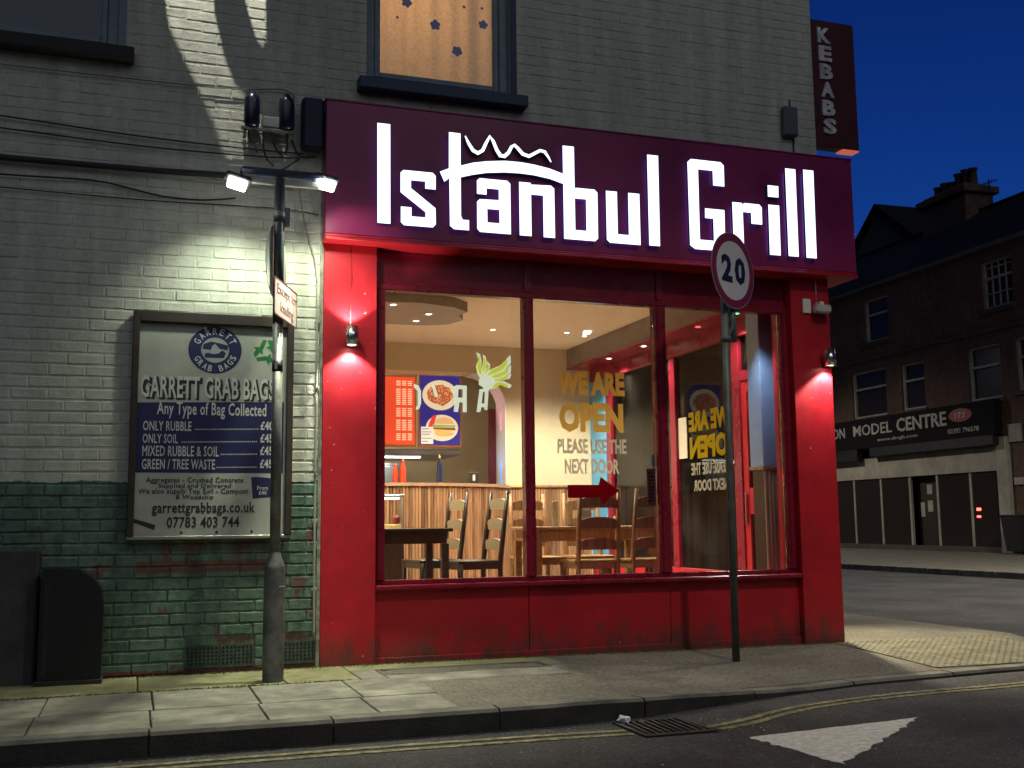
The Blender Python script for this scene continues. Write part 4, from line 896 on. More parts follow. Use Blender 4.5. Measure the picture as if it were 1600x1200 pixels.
led((4.12, 5.17, 1.62), (.15, .45, 1.0), 5, 'blue_led', (4.37, 5.17, 1.9)); led((3.95, 5.17, 2.35), (1.0, .35, .55), 4, 'pink_led', (4.37, 5.17, 2.5))
part('led_strip', mat('led_blue', (.1, .3, 1), .4, emit=(.1, .35, 1), estr=.8), al, (4.345, 4.3565, 5.15, 5.17, 1.48, 1.75))
part('led_strip', mat('led_pink', (1, .3, .4), .4, emit=(1, .3, .45), estr=.7), al, (4.345, 4.3565, 5.15, 5.17, 2.15, 2.38))
part('dark_edge', mat('maroon_edge', (.10, .012, .02), .4), al, (4.26, 4.356, 5.37, 5.40, 1.46, 2.45))
# reeded dado: half round strips
def reeds(P, z0, z1, M, name, label=None, pitch=.036, parent=None, cap=True):
    mb = MB(); K = smooth_path(P, .01) if len(P) > 2 else [P[0], P[1]]
    L = [0]
    for a, b in zip(K, K[1:]): L.append(L[-1]+math.dist(a, b))
    n = int(L[-1]/pitch)
    def at(s):
        for i in range(len(L)-1):
            if s <= L[i+1]: t = (s-L[i])/max(1e-6, L[i+1]-L[i]); a, b = K[i], K[i+1]; return Vector((a[0]+(b[0]-a[0])*t, a[1]+(b[1]-a[1])*t, 0)), (Vector(b)-Vector(a)).normalized()
        return Vector((*K[-1], 0)), (Vector(K[-1])-Vector(K[-2])).normalized()
    for i in range(n):
        c, d = at((i+.5)*pitch); d = Vector((d[0], d[1], 0)); nr = Vector((d.y, -d.x, 0)); dz = random.uniform(-.0008, .0008)
        pro = [(-.0165, 0), (-.0125, .010), (0, .0145+dz), (.0125, .010), (.0165, 0)]
        vs = [c+d*a+nr*b+Vector((0, 0, z)) for z in (z0, z1) for a, b in pro]
        mb.add(vs, [(j, j+1, j+6, j+5) for j in range(4)]+[(5, 6, 7, 8, 9)])
    o = mb.build(name, M, parent); return o
dd = thing('dado_panelling', 'reeded brown wood panelling along the back wall below the cream paint', 'panelling', (5, 4.98, FZ))
stuff(reeds([(4.60, 4.995), (5.515, 4.995)], FZ, 1.43, woodR, 'reeding', parent=dd))
part('top_rail', woodR, dd, (4.60, 5.52, 4.965, 4.9995, 1.4305, 1.46)); 
jb = thing('jamb_panelling', 'light reeded wood panel on the end of the counter opening', 'panelling', (4.5, 4.98, FZ))
stuff(reeds([(4.362, 5.40), (4.362, 5.0)], FZ, 1.43, woodL, 'reeding', parent=jb)); stuff(reeds([(4.37, 4.985), (4.595, 4.985)], FZ, 1.43, woodR, 'front_reeding', parent=jb))
part('top_rail', woodL, jb, (4.33, 4.5985, 4.95, 5.0, 1.4305, 1.462))
# curved counter
ct = thing('serving_counter', 'curved serving counter clad in brown reeded wood with a pale top edge', 'counter', (3, 4, FZ))
CP = [(1.56, 3.62), (2.2, 3.60), (2.9, 3.62), (3.4, 3.72), (3.85, 3.98), (4.15, 4.35), (4.30, 4.75), (4.33, 4.97)]
stuff(reeds(CP, FZ, 1.40, woodR, 'reeding', parent=ct))
K = smooth_path(CP, .06); mb = MB(); top = [(a, b) for a, b in K]
def off(K, d):
    o = []
    for i, p in enumerate(K):
        a = Vector(K[max(0, i-1)]); b = Vector(K[min(len(K)-1, i+1)]); t = (b-a).normalized(); o.append((p[0]+t.y*d, p[1]-t.x*d))
    return o
A = off(K, .03); B = off(K, -.38); loop = A+B[::-1]
MB().poly(loop, (0, 0, 1.435), X, Y, .034).build('worktop', mat('worktop_edge', (.40, .24, .15), .4, var=.15, vscale=20), ct)
A2 = off(K, -.002); B2 = off(K, -.03); MB().poly(A2+B2[::-1], (0, 0, 1.40), X, Y, 1.19).build('core', woodD, ct)
# menus above the counter
mo = mat('menu_red', (.75, .06, .02), .5, emit=(1, .10, .035), estr=.62); mbm = mat('menu_blue', (.03, .025, .25), .5, emit=(.04, .03, .30), estr=.55)
mtext = mat('menu_text', (.9, .7, .5), .5, emit=(1, .72, .42), estr=.8); mframe = mat('menu_frame', (.35, .12, .03), .5, emit=(.5, .14, .03), estr=.25)
def menu(x0, x1, z0, z1, y, kind, label):
    t = thing('menu_board', label, 'menu board', ((x0+x1)/2, y, z0), 0, 'lit menu boards over the counter')
    part('frame', mframe, t, (x0-.02, x1+.02, y, y+.05, z0-.03, z1+.02)); part('panel', mo if kind == 'red' else mbm, t, (x0, x1, y-.006, y-.0005, z0, z1), bev=0)
    mb = MB(); rnd = random.Random(int(x0*10)); z = z1-.06
    if kind == 'red':
        while z > z0+.03:
            if rnd.random() < .12: z -= .03; continue
            wl_ = rnd.uniform(.3, .62)*(x1-x0); mb.box(x0+.02, x0+.02+wl_*.8, y-.009, y-.0065, z, z+.011)
            for q in range(3): xx = x1-.24+q*.075; mb.box(xx, xx+.055, y-.009, y-.0065, z, z+.011) if xx > x0+wl_*.8+.03 else None
            z -= .024
        mb.build('menu_lines', mtext, t)
    return t
menu(1.75, 2.50, 1.99, 2.85, 5.55, 'red', 'lit red menu board of price lines furthest left above the counter')
menu(2.56, 3.33, 1.99, 2.85, 5.55, 'red', 'lit red menu board of price lines beside the blue food board')
t = menu(3.40, 3.93, 1.99, 2.88, 5.55, 'blue', 'lit blue menu board with two oval food pictures')
plateM = mat('plate_print', (.8, .7, .5), .5, emit=(.85, .70, .48), estr=.7)
def foodm(name, a, b, c, sc_):
    M = bpy.data.materials.new(name); M.use_nodes = True; n = M.node_tree.nodes; l = M.node_tree.links; bs = n['Principled BSDF']; g = n.new('ShaderNodeNewGeometry')
    nz = n.new('ShaderNodeTexNoise'); nz.inputs['Scale'].default_value = sc_; nz.inputs['Detail'].default_value = 3; l.new(g.outputs['Position'], nz.inputs['Vector'])
    cr = n.new('ShaderNodeValToRGB'); cr.color_ramp.interpolation = 'CONSTANT'; e = cr.color_ramp.elements; e[0].color = (*a, 1); e[1].position = .52; e[1].color = (*b, 1); q = e.new(.6); q.color = (*c, 1)
    l.new(nz.outputs[0], cr.inputs[0]); l.new(cr.outputs[0], bs.inputs['Base Color']); l.new(cr.outputs[0], bs.inputs['Emission Color']); bs.inputs['Emission Strength'].default_value = .75; return M
mb = MB(); mb.poly(ell(3.665, 2.63, .235, .195, 30), (0, 5.5435, 0), X, Z, .002); mb.poly(ell(3.69, 2.21, .215, .17, 30), (0, 5.5435, 0), X, Z, .002); mb.build('plate', plateM, t)
MB().poly([(3.665+.20*math.cos(a/18*6.283)*random.uniform(.75, 1), 2.635+.15*math.sin(a/18*6.283)*random.uniform(.7, 1)) for a in range(18)], (0, 5.5415, 0), X, Z, .002).build('mixed_grill_print', foodm('grill_food', (.45, .10, .04), (.75, .35, .14), (.30, .08, .03), 22), t)
mb = MB(); mb.poly(ell(3.72, 2.26, .13, .085, 20, 0, 180), (0, 5.5415, 0), X, Z, .002, mi=0); mb.poly([(3.57, 2.22), (3.86, 2.22), (3.87, 2.245), (3.56, 2.25)], (0, 5.5408, 0), X, Z, .001, mi=1); mb.poly([(3.57, 2.19), (3.87, 2.18), (3.86, 2.215), (3.57, 2.215)], (0, 5.5408, 0), X, Z, .001, mi=2)
mb.poly([(3.60, 2.15), (3.70, 2.12), (3.80, 2.16), (3.86, 2.175), (3.58, 2.185)], (0, 5.5408, 0), X, Z, .001, mi=3); mb.poly(ell(3.72, 2.15, .13, .05, 16, 180, 360), (0, 5.5415, 0), X, Z, .002, mi=0)
E_ = lambda nme, c: mat(nme, c, .5, emit=c, estr=.8)
mb.build('burger_print', [E_('bun_print', (.75, .42, .18)), E_('salad_print', (.28, .42, .08)), E_('patty_print', (.25, .09, .04)), E_('cheese_print', (.9, .5, .08))], t)
MB().poly([(3.49, 2.19), (3.56, 2.36), (3.62, 2.38), (3.57, 2.20)], (0, 5.541, 0), X, Z, .002).build('sauce_print', E_('sauce_packet', (.7, .05, .04)), t)
part('price_note', E_('note_paper', (.75, .70, .58)), t, (3.41, 3.57, 5.530, 5.535, 2.0, 2.22))
mb = MB(); [mb.box(3.425, 3.425+w_, 5.5285, 5.5298, z_, z_+.006) for z_, w_ in ((2.19, .09), (2.15, .12), (2.12, .10), (2.07, .12), (2.03, .07))]; mb.build('note_lines', bprint, t)
# kitchen behind
hd = thing('extractor_hood', 'brushed steel extractor hood under the menu boards', 'hood', (2.8, 5.7, 1.8))
part('canopy', steel, hd, (1.7, 3.95, 5.60, 6.9, 1.86, 1.94)); part('lip', steel, hd, (1.7, 3.95, 5.585, 5.5995, 1.87, 1.905)); part('strip_light', mat('hood_light', (1, 1, 1), .4, emit=(1, 1, .95), estr=5), hd, (2.2, 3.5, 5.9, 5.98, 1.845, 1.8595))
lamp('hood_lamp', 'AREA', (2.9, 6.0, 1.83), 10, (1, .95, .85), hd, rot=(0, 0, 0), size=.6)
fr_ = thing('kitchen_fridge', 'steel fridge with glass door behind the counter', 'fridge', (3.1, 6.6, FZ))
part('body', steel, fr_, (2.95, 3.30, 6.3, 6.9, FZ, 1.8)); part('door', mat('fridge_door', (.35, .36, .38), .25, .6), fr_, (2.97, 3.28, 6.27, 6.2995, FZ+.05, 1.75)); part('handle', black, fr_, (3.25, 3.265, 6.24, 6.2695, 1.3, 1.6))
def bottle(x, y, z, r, h, M, capM, label, name='sauce_bottle', grp='bottles standing on the counter'):
    t = thing(name, label, 'bottle', (x, y, z), 0, grp); MB().lathe([(0, 0), (r, 0), (r*1.03, h*.06), (r, h*.62), (r*.45, h*.80), (r*.4, h*.86)], (x, y, z), 16).build('body', M, t)
    MB().lathe([(r*.46, h*.86), (r*.46, h*.93), (r*.2, h*.95), (r*.12, h), (0, h)], (x, y, z), 12).build('cap', capM, t); return t
rs = mat('red_sauce', (.65, .05, .02), .3); bottle(2.76, 3.78, 1.435, .032, .27, rs, rs, 'taller red sauce bottle on the counter left of the steel fridge'); bottle(2.68, 3.80, 1.435, .030, .22, rs, rs, 'shorter red sauce bottle at the left end of the counter')
bottle(3.22, 3.95, 1.435, .036, .33, mat('dark_bottle', (.02, .025, .06), .15), mat('gold_cap', (.5, .35, .12), .3, .8), 'dark blue drink bottle with a pale label on the counter')
cd = thing('card_stand', 'small black card stand with a white figure on the counter', 'card stand', (3.66, 4.05, 1.435)); part('card', black, cd, (3.60, 3.71, 4.05, 4.06, 1.445, 1.57)); part('foot', black, cd, (3.60, 3.71, 4.03, 4.08, 1.4355, 1.4445)); text_mesh('1', (3.64, 4.0495, 1.475), X, Z, .03, .07, .002, bold=.04).build('figure', wprint, cd)
# heated cabinet with glowing bulb
hc = thing('heated_cabinet', 'lit heated food cabinet on a dark stand at the left of the window', 'food cabinet', (2.35, 2.7, FZ))
part('stand', woodD, hc, (2.12, 2.50, 2.62, 2.92, FZ, .94)); part('frame', steel, hc, (2.12, 2.50, 2.62, 2.64, 1.255, 1.28), (2.12, 2.50, 2.90, 2.92, 1.255, 1.28), (2.485, 2.50, 2.6405, 2.8995, .94, 1.28), (2.485, 2.50, 2.62, 2.6395, .94, 1.2545))
part('warm_light', mat('cabinet_glow', (1, .9, .6), .4, emit=(1, .82, .5), estr=5), hc, (2.16, 2.46, 2.66, 2.69, 1.235, 1.2545)); part('tray', mat('food_tray', (.7, .5, .2), .6, emit=(1, .65, .25), estr=.25), hc, (2.14, 2.48, 2.65, 2.89, .941, .99)); part('food', mat('cooked_meat', (.30, .05, .03), .6), hc, (2.40, 2.47, 2.66, 2.72, .9905, 1.08), bev=.02)
lamp('cabinet_lamp', 'POINT', (2.3, 2.76, 1.2), 2.0, (1, .8, .5), hc, size=.04)
# ceiling raft with wavy edge
rf = []
for i in range(25): t_ = i/24; rf.append((1.552+1.55*t_, 3.45-.35*t_*t_+.06*math.sin(t_*9)))
rf += [(3.18, 2.86), (3.06, 2.62), (3.10, 2.42), (2.9, 2.22), (2.55, 2.10), (2.2, 2.14), (1.9, 2.02), (1.552, 2.1)]
raft = tag(MB().poly(rf, (0, 0, 3.198), X, Y, .10).build('ceiling_raft', mat('raft_grey', (.30, .27, .25), .5, var=.1)), 'lowered wavy edged grey ceiling panel with downlights', 'ceiling panel')
blk = tag(part('side_bulkhead', mat('bulkhead_grey', (.20, .17, .16), .5, var=.15), None, (5.20, 5.4995, .62, 4.98, 2.96, 3.1995)), 'grey bulkhead above the red side windows', 'bulkhead')
part('red_edge', frame_red, blk, (5.19, 5.4995, .62, 4.98, 2.94, 2.9598))
# downlights
dm = mat('downlight_lens', (1, 1, 1), .3, emit=(1, .93, .80), estr=9); ringM = mat('downlight_ring', (.7, .66, .6), .3, .3)
def down(x, y, z, label, e, col=(1, .86, .66), lens=dm, sp_=130):
    t = thing('downlight', label, 'downlight', (x, y, z), 0, 'recessed ceiling downlights')
    MB().lathe([(.028, -.0035), (.045, -.006), (.050, -.0005)], (x, y, z), 18).build('ring', ringM, t); MB().lathe([(0, -.0025), (.0285, -.0025)], (x, y, z), 16).build('lens', lens, t)
    if e: lamp('glow', 'SPOT', (x, y, z-.012), e*8, col, t, rot=(0, 0, 0), size=.03, spot=sp_, blend=.6)
D = [(2.30, 2.25, 3.098, 'downlight near the front edge of the wavy ceiling panel', 22), (2.75, 2.62, 3.098, 'downlight in the middle of the wavy ceiling panel', 24), (2.72, 3.02, 3.098, 'rear downlight in the wavy ceiling panel', 18),
     (3.83, 3.84, 3.20, 'ceiling downlight above the curved end of the counter', 34), (3.83, 2.14, 3.20, 'ceiling downlight close behind the middle pane', 34), (4.73, 3.80, 3.20, 'left one of the two rear ceiling downlights by the middle pane', 34), (5.02, 3.96, 3.20, 'right one of the two rear ceiling downlights by the middle pane', 0),
     (5.33, 3.95, 2.939, 'rearmost downlight under the side bulkhead', 12), (5.33, 3.0, 2.939, 'downlight in the middle of the side bulkhead', 12), (5.33, 2.72, 2.939, 'downlight just forward of the middle of the bulkhead', 0), (5.33, 1.15, 2.939, 'downlight over the side door', 10)]
for x, y, z, s, e in D: down(x, y, z, s, e)
lamp('kitchen_light', 'AREA', (3.0, 6.4, 3.18), 30, (1, .85, .65), fr_, rot=(0, 0, 0), size=.8)
for x, y, z, nm, c, s in ((4.30, .9, 3.199, 'led_red', (1, .02, .02), 'small red ceiling light behind the middle pane'), (4.75, .9, 3.199, 'led_indigo', (.1, .1, 1), 'small blue ceiling light behind the right pane'), (5.33, 1.75, 2.939, 'led_scarlet', (1, .03, .03), 'small red light under the side bulkhead'), (5.33, 1.0, 2.939, 'led_green', (.05, 1, .3), 'small green light under the side bulkhead')):
    t = thing('coloured_light', s, 'ceiling light', (x, y, z), 0, 'small coloured ceiling lights'); MB().lathe([(0, -.004), (.022, -.004), (.028, 0)], (x, y, z), 14).build('lens', mat(nm, c, .4, emit=c, estr=8), t)
# pier inside the corner
pi = thing('corner_pier', 'square blue painted pier with a reeded wood foot inside the right pane', 'pillar', (5.28, .5, FZ))
part('shaft', mat('lilac_blue_paint', (.28, .42, .66), .5, var=.05), pi, (5.175, 5.40, .39, .60, 1.46, 3.1985)); part('foot', woodD, pi, (5.185, 5.39, .40, .59, FZ, 1.4295)); part('cap_rail', woodR, pi, (5.165, 5.41, .378, .612, 1.43, 1.4595))
stuff(reeds([(5.178, .397), (5.392, .397)], FZ, 1.43, island_wood('pale_reeded_wood', (.24, .15, .09), (.58, .42, .28)), 'reeding', parent=pi))
lamp('pier_fill', 'SPOT', (4.95, .18, 2.70), 30, (.75, .85, 1.0), pi, to=(5.28, .45, 1.5), size=.05, spot=75, blend=1)  # unseen fill spot added to brighten the front of the pier
# ---- ladderback chairs and tables
def chair(wood, slat_m, label, loc, rz):
    t = thing('ladderback_chair', label, 'chair', (0, 0, 0), 0, 'ladderback chairs in the shop')
    H = 1.08; lean = .085
    def px_(z): return -.20-lean*max(0, (z-.44))/(H-.44)
    for sx in (-1, 1):
        MB().tube([(sx*.18, -.20, 0), (sx*.18, -.20, .44), (sx*.178, px_(.76), .76), (sx*.175, px_(H), H)], .0, 4, rs=[.024, .026, .025, .018]).build('post', wood, t)
        MB().tube([(sx*.20, .19, 0), (sx*.20, .19, .44)], .024, 4).build('leg', wood, t)
        MB().obox((sx*.19, -.19, .18), (sx*.20, .18, .18), .022, .03).build('stretcher', wood, t)
    MB().obox((-.2, .19, .24), (.2, .19, .24), .022, .03).build('stretcher', wood, t)
    mb = MB(); mb.box(-.215, .215, -.215, .215, .442, .468, bev=.006); mb.build('seat', wood, t)
    mb = MB(); mb.box(-.20, .20, -.2, -.175, .39, .4415); mb.box(-.2, .2, .18, .2, .39, .4415); mb.box(-.2, -.18, -.1745, .1795, .39, .4415); mb.box(.18, .2, -.1745, .1795, .39, .4415); mb.build('apron', wood, t)
    for zc in (.60, .78, .96):
        lp = [(-.165, zc-.045), (.165, zc-.045), (.165, zc+.022)]+[(.165*math.cos(R(a)), zc+.022+.034*math.sin(R(a))) for a in range(15, 180, 15)]+[(-.165, zc+.022)]
        MB().poly(lp, (0, px_(zc)+.008, 0), (-1, 0, 0), Z, .016).build('slat', slat_m, t) if False else MB().poly(lp, (0, px_(zc)-.008, 0), X, Z, .016).build('slat', slat_m, t)
    t.location = loc; t.rotation_euler = (0, 0, rz); return t
def table(x0, x1, y0, y1, wood, label, edge=None):
    t = thing('dining_table', label, 'table', ((x0+x1)/2, (y0+y1)/2, FZ), 0, 'dining tables in the shop window'); zt = .955
    part('tabletop', wood, t, (x0, x1, y0, y1, zt-.03, zt), bev=.005)
    part('apron', wood, t, (x0+.05, x1-.05, y0+.04, y0+.06, zt-.13, zt-.0305), (x0+.05, x1-.05, y1-.06, y1-.04, zt-.13, zt-.0305), (x0+.04, x0+.06, y0+.0605, y1-.0605, zt-.13, zt-.0305), (x1-.06, x1-.04, y0+.0605, y1-.0605, zt-.13, zt-.0305))
    for a in (x0+.03, x1-.09):
        for b in (y0+.03, y1-.09): part('leg', edge or wood, t, (a, a+.06, b, b+.06, FZ, zt-.1305))
table(1.70, 2.58, 1.15, 1.80, woodD, 'dark stained dining table behind the left pane')
q = R(90)   # faces -x
chair(woodD, cushion, 'dark ladderback chair with cream slats, nearer the dark table', (2.62, 2.02, FZ), R(100))
chair(woodD, cushion, 'dark ladderback chair with cream slats beside the light wood jamb', (2.86, 1.55, FZ), R(97))
table(3.36, 4.62, 1.28, 1.95, woodR, 'brown dining table with light legs behind the middle pane', woodM)
chair(woodM, woodR, 'brown ladderback chair with its back to the window, left of the pair', (3.83, 1.12, FZ), R(-4))
chair(woodM, woodR, 'brown ladderback chair with its back to the window, right of the pair', (4.32, 1.15, FZ), R(5))
chair(woodM, woodR, 'brown ladderback chair on the far side of the brown table, left', (3.72, 2.15, FZ), R(182))
chair(woodM, woodR, 'brown ladderback chair on the far side of the brown table, right', (4.28, 2.18, FZ), R(176))
def cond(x, y, label):
    t = thing('menu_holder', label, 'menu holder', (x, y, .955), 0, 'things standing on the brown table'); part('card', mat('menu_card', (.55, .50, .30), .5, var=.2, vscale=30), t, (x-.03, x+.03, y, y+.012, .9605, 1.19)); part('foot', steel, t, (x-.045, x+.045, y-.02, y+.03, .9555, .9600))
cond(3.66, 1.52, 'tall pale menu card standing on the brown table, left one'); cond(3.80, 1.50, 'tall pale menu card standing on the brown table, right one')
t = thing('napkin_box', 'steel napkin box on the brown table beside the menu cards', 'napkin box', (3.95, 1.5, .955), 0, 'things standing on the brown table'); part('box', steel, t, (3.89, 4.0, 1.46, 1.56, .9555, 1.10)); part('napkins', paper, t, (3.90, 3.99, 1.475, 1.545, 1.1005, 1.13), bev=.004)
for x, y, lb in ((4.22, 1.6, 'glass salt shaker on the brown table'), (4.30, 1.62, 'glass pepper shaker on the brown table')): bottle(x, y, .955, .018, .09, mat('shaker_glass', (.5, .5, .5), .1), chrome, lb, 'shaker', 'salt and pepper shakers')
# ------------------------------------------------------------------ vinyl on the glass
GY = .0935
vn = thing('window_notice', 'vinyl notice on the middle pane reading WE ARE OPEN PLEASE USE THE NEXT DOOR', 'notice', (3.43, GY, 1.13))
def vt(s, x0, x1, z0, z1, M, nm, bold=.05, parent=vn): text_mesh(s, (x0, GY, z0), X, Z, x1-x0, z1-z0, .0012, bold=bold).build(nm, M, parent)
vt('WE ARE', 3.140, 3.724, 1.998, 2.190, orange, 'lettering', .055); vt('OPEN', 3.148, 3.706, 1.700, 1.942, orange, 'lettering', .055)
vt('PLEASE USE THE', 3.132, 3.728, 1.531, 1.650, palev, 'lettering', .035); vt('NEXT DOOR', 3.190, 3.660, 1.370, 1.492, palev, 'lettering', .035)
MB().poly([(3.213,1.285),(3.478,1.285),(3.497,1.348),(3.655,1.240),(3.515,1.131),(3.490,1.183),(3.213,1.183)], (0, GY, 0), X, Z, .001).build('arrow', redv, vn)
vs_ = thing('side_notice', 'yellow and white vinyl notice on the side glass, read backwards from inside', 'notice', (5.577, 2.1, 1.1))
def vside(s, y0, y1, z0, z1, M, bold=.05): text_mesh(s, (5.5845, y0, z0), Y, Z, y1-y0, z1-z0, .0012, bold=bold).build('lettering', M, vs_); text_mesh(s, (5.5775, y0, z0), Y, Z, y1-y0, z1-z0, -.0012, bold=bold).build('lettering', M, vs_)
yel = vinyl('yellow_vinyl', (.7, .5, .02))
vside('WE ARE', 1.62, 2.47, 1.93, 2.14, yel); vside('OPEN', 1.66, 2.46, 1.64, 1.88, yel); vside('PLEASE USE THE', 1.62, 2.44, 1.47, 1.60, palev, .03); vside('NEXT DOOR', 1.68, 2.40, 1.30, 1.42, palev, .03)
MB().poly([(1.85, 1.14), (2.1, 1.14), (2.1, 1.08), (2.32, 1.20), (2.1, 1.32), (2.1, 1.25), (1.85, 1.25)], (5.5858, 0, 0), Y, Z, .001).build('arrow', redv, vs_)
tag(part('window_paper', mat('blind_paper', (.55, .50, .40), .8), None, (5.565, 5.572, 2.50, 2.69, 1.66, 2.10), bev=0), 'blank cream paper sheet taped to the side glass', 'paper')
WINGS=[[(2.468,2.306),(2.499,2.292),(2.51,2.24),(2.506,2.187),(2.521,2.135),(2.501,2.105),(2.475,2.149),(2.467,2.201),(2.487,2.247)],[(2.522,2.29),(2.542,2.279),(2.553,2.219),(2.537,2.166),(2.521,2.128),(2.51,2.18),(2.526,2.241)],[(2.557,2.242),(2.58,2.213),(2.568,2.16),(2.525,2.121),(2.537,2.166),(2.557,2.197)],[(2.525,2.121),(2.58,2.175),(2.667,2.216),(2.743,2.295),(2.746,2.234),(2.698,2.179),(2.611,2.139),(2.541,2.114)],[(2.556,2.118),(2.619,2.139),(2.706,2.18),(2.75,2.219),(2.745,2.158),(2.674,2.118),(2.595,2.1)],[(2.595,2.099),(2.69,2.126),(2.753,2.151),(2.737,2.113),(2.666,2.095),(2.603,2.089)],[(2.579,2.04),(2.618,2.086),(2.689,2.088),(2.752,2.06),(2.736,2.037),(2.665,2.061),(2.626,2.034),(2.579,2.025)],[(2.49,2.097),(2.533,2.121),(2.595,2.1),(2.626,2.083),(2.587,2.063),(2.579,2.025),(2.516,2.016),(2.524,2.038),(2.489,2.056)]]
wg = thing('winged_reflection', 'reflected winged sign with backward letters, added as a glow on the left pane', 'sign', (2.5, GY, 1.85))  # sign reflection from across the road, added as glowing shapes on the pane
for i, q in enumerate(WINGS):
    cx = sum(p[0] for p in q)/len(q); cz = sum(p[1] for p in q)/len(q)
    MB().poly([(cx+(a-cx)*1.05, cz+(b-cz)*1.05) for a, b in q], (0, GY-.0002*i, 0), X, Z, .0004).build('feather_outline_reflection', whitev, wg)
    if i < 7: MB().poly([(cx+(a-cx)*.76, cz+(b-cz)*.76) for a, b in q], (0, GY-.0022, 0), X, Z, .0004).build('feather_reflection', greenv, wg)
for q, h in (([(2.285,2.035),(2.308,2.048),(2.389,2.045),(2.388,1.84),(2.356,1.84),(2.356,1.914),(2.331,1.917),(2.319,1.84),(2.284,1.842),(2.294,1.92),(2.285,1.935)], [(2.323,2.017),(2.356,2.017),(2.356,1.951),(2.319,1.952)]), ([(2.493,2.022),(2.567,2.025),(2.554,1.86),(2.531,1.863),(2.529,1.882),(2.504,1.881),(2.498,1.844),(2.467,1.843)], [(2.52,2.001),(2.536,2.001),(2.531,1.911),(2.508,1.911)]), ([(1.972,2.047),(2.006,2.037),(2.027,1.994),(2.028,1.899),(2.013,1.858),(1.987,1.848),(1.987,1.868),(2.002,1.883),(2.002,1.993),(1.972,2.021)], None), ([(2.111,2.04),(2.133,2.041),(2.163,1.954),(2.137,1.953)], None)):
    MB().poly(q, (0, GY, 0), X, Z, .001, [h] if h else []).build('letter', whitev, wg)  # backward letters of the sign reflection, added as glowing shapes
pn = thing('pink_leaflet', 'pink printed leaflet taped inside the right edge of the middle pane', 'leaflet', (3.95, .11, 1.12)); part('sheet', mat('pink_paper', (.50, .12, .17), .8), pn, (3.908, 3.985, .105, .108, 1.122, 1.415), bev=0)
mb = MB(); rnd = random.Random(3)
for i in range(9): z_ = 1.15+i*.028; mb.box(3.918, 3.918+rnd.uniform(.03, .06), .1035, .1048, z_, z_+.014)
mb.build('print', bprint, pn); part('white_tab', paper, pn, (3.955, 3.985, .105, .108, 1.43, 1.53), bev=0)
# ------------------------------------------------------------------ buildings across the side street
farbrick = mat('far_brick', (.085, .048, .034), .9, col2=(.15, .088, .06), vscale=7, bump=.6, bscale=14, dirt=.3, dscale=.6)
farwhite = mat('far_white_paint', (.40, .37, .31), .7, var=.12, vscale=3, dirt=.3, dscale=1.2)
slate = mat('roof_slate', (.014, .014, .015), .95, col2=(.026, .025, .025), vscale=3, bump=.5, bscale=8, spec=.1)
signblk = mat('shop_sign_black', (.010, .009, .010), .85, spec=.15); farglass = mat('far_glass', (.030, .022, .018), .22, spec=.35)
def local_thing(name, label, cat, loc, rz, group=None): return thing(name, label, cat, loc, rz, group)
RZ = math.atan2(-1, -.034)
def LB(parent, name, M, *boxes, bev=0.0):
    mb = MB()
    for q in boxes: mb.box(*q, bev=bev)
    return mb.build(name, M, parent, local=True)
tr = thing('model_shop', 'dark brick three storey terrace with the model centre shop sign', 'building', (23.3, 17, 0), RZ)
# local x runs right along the front, local y into the building
wins = [(-.22, 1.02, 7.0, 8.42, 'grid'), (-5.95, -4.65, 6.95, 8.42, 'sash'), (-1.02, .34, 4.40, 5.98, 'sash'), (.92, 2.3, 4.5, 6.0, 'sash'), (-6.85, -4.95, 4.42, 6.02, 'sash'), (-4.15, -3.0, 4.45, 5.95, 'sash'), (-9.6, -8.3, 6.95, 8.42, 'sash'), (3.4, 4.8, 4.5, 6.0, 'sash'), (3.4, 4.7, 7.0, 8.42, 'sash')]
holes = [[(a, c), (b, c), (b, d), (a, d)] for a, b, c, d, k in wins]
MB().poly([(-14, 3.32), (9, 3.32), (9, 8.85), (-14, 8.85)], (0, 0, 0), X, Z, .3, holes).build('wall', farbrick, tr, local=True)
LB(tr, 'ground_wall', farbrick, (.50, 9, 0, .3, -.1, 3.319)); LB(tr, 'ground_wall', farbrick, (-14, -9.8, 0, .3, -.1, 3.319)); LB(tr, 'side_wall', farbrick, (-14, -13.7, .301, 8, 0, 8.85), (8.7, 9, .301, 8, 0, 8.85)); LB(tr, 'rear_wall', farbrick, (-14, 9, 8.001, 8.3, 0, 8.85))
LB(tr, 'inner_dark', signblk, (-13.6, 8.6, 1.2, 1.25, 0, 8.8))
LB(tr, 'gutter', mat('gutter_grey', (.10, .10, .10), .7, var=.2), (-14, 9, -.14, -.001, 8.80, 8.92)); LB(tr, 'string_course', farbrick, (-14, 9, -.05, -.001, 6.35, 6.45))
for a, b, c, d, k in wins:
    f_ = LB(tr, 'window', farwhite, (a, a+.10, .06, .14, c, d), (b-.06, b, .06, .14, c, d), (a+.1001, b-.0601, .06, .14, c, c+.07), (a+.1001, b-.0601, .06, .14, d-.06, d), (a+.1001, b-.0601, .065, .13, (c+d)/2-.035+.2, (c+d)/2+.035+.2))
    if k == 'grid': LB(f_, 'glazing_bars', farwhite, *[(a+.1+(b-a-.16)*i/4-.015, a+.1+(b-a-.16)*i/4+.015, .07, .11, c+.07, d-.06) for i in (1, 2, 3)], *[(a+.1, b-.06, .072, .108, z-.015, z+.015) for z in (c+.45, c+1.22)])
    LB(f_, 'pane', farglass, (a+.02, b-.02, .15, .16, c+.02, d-.02)); LB(f_, 'sill', mat('far_sill', (.06, .055, .05), .8), (a-.08, b+.08, -.08, .10, c-.12, c-.001))
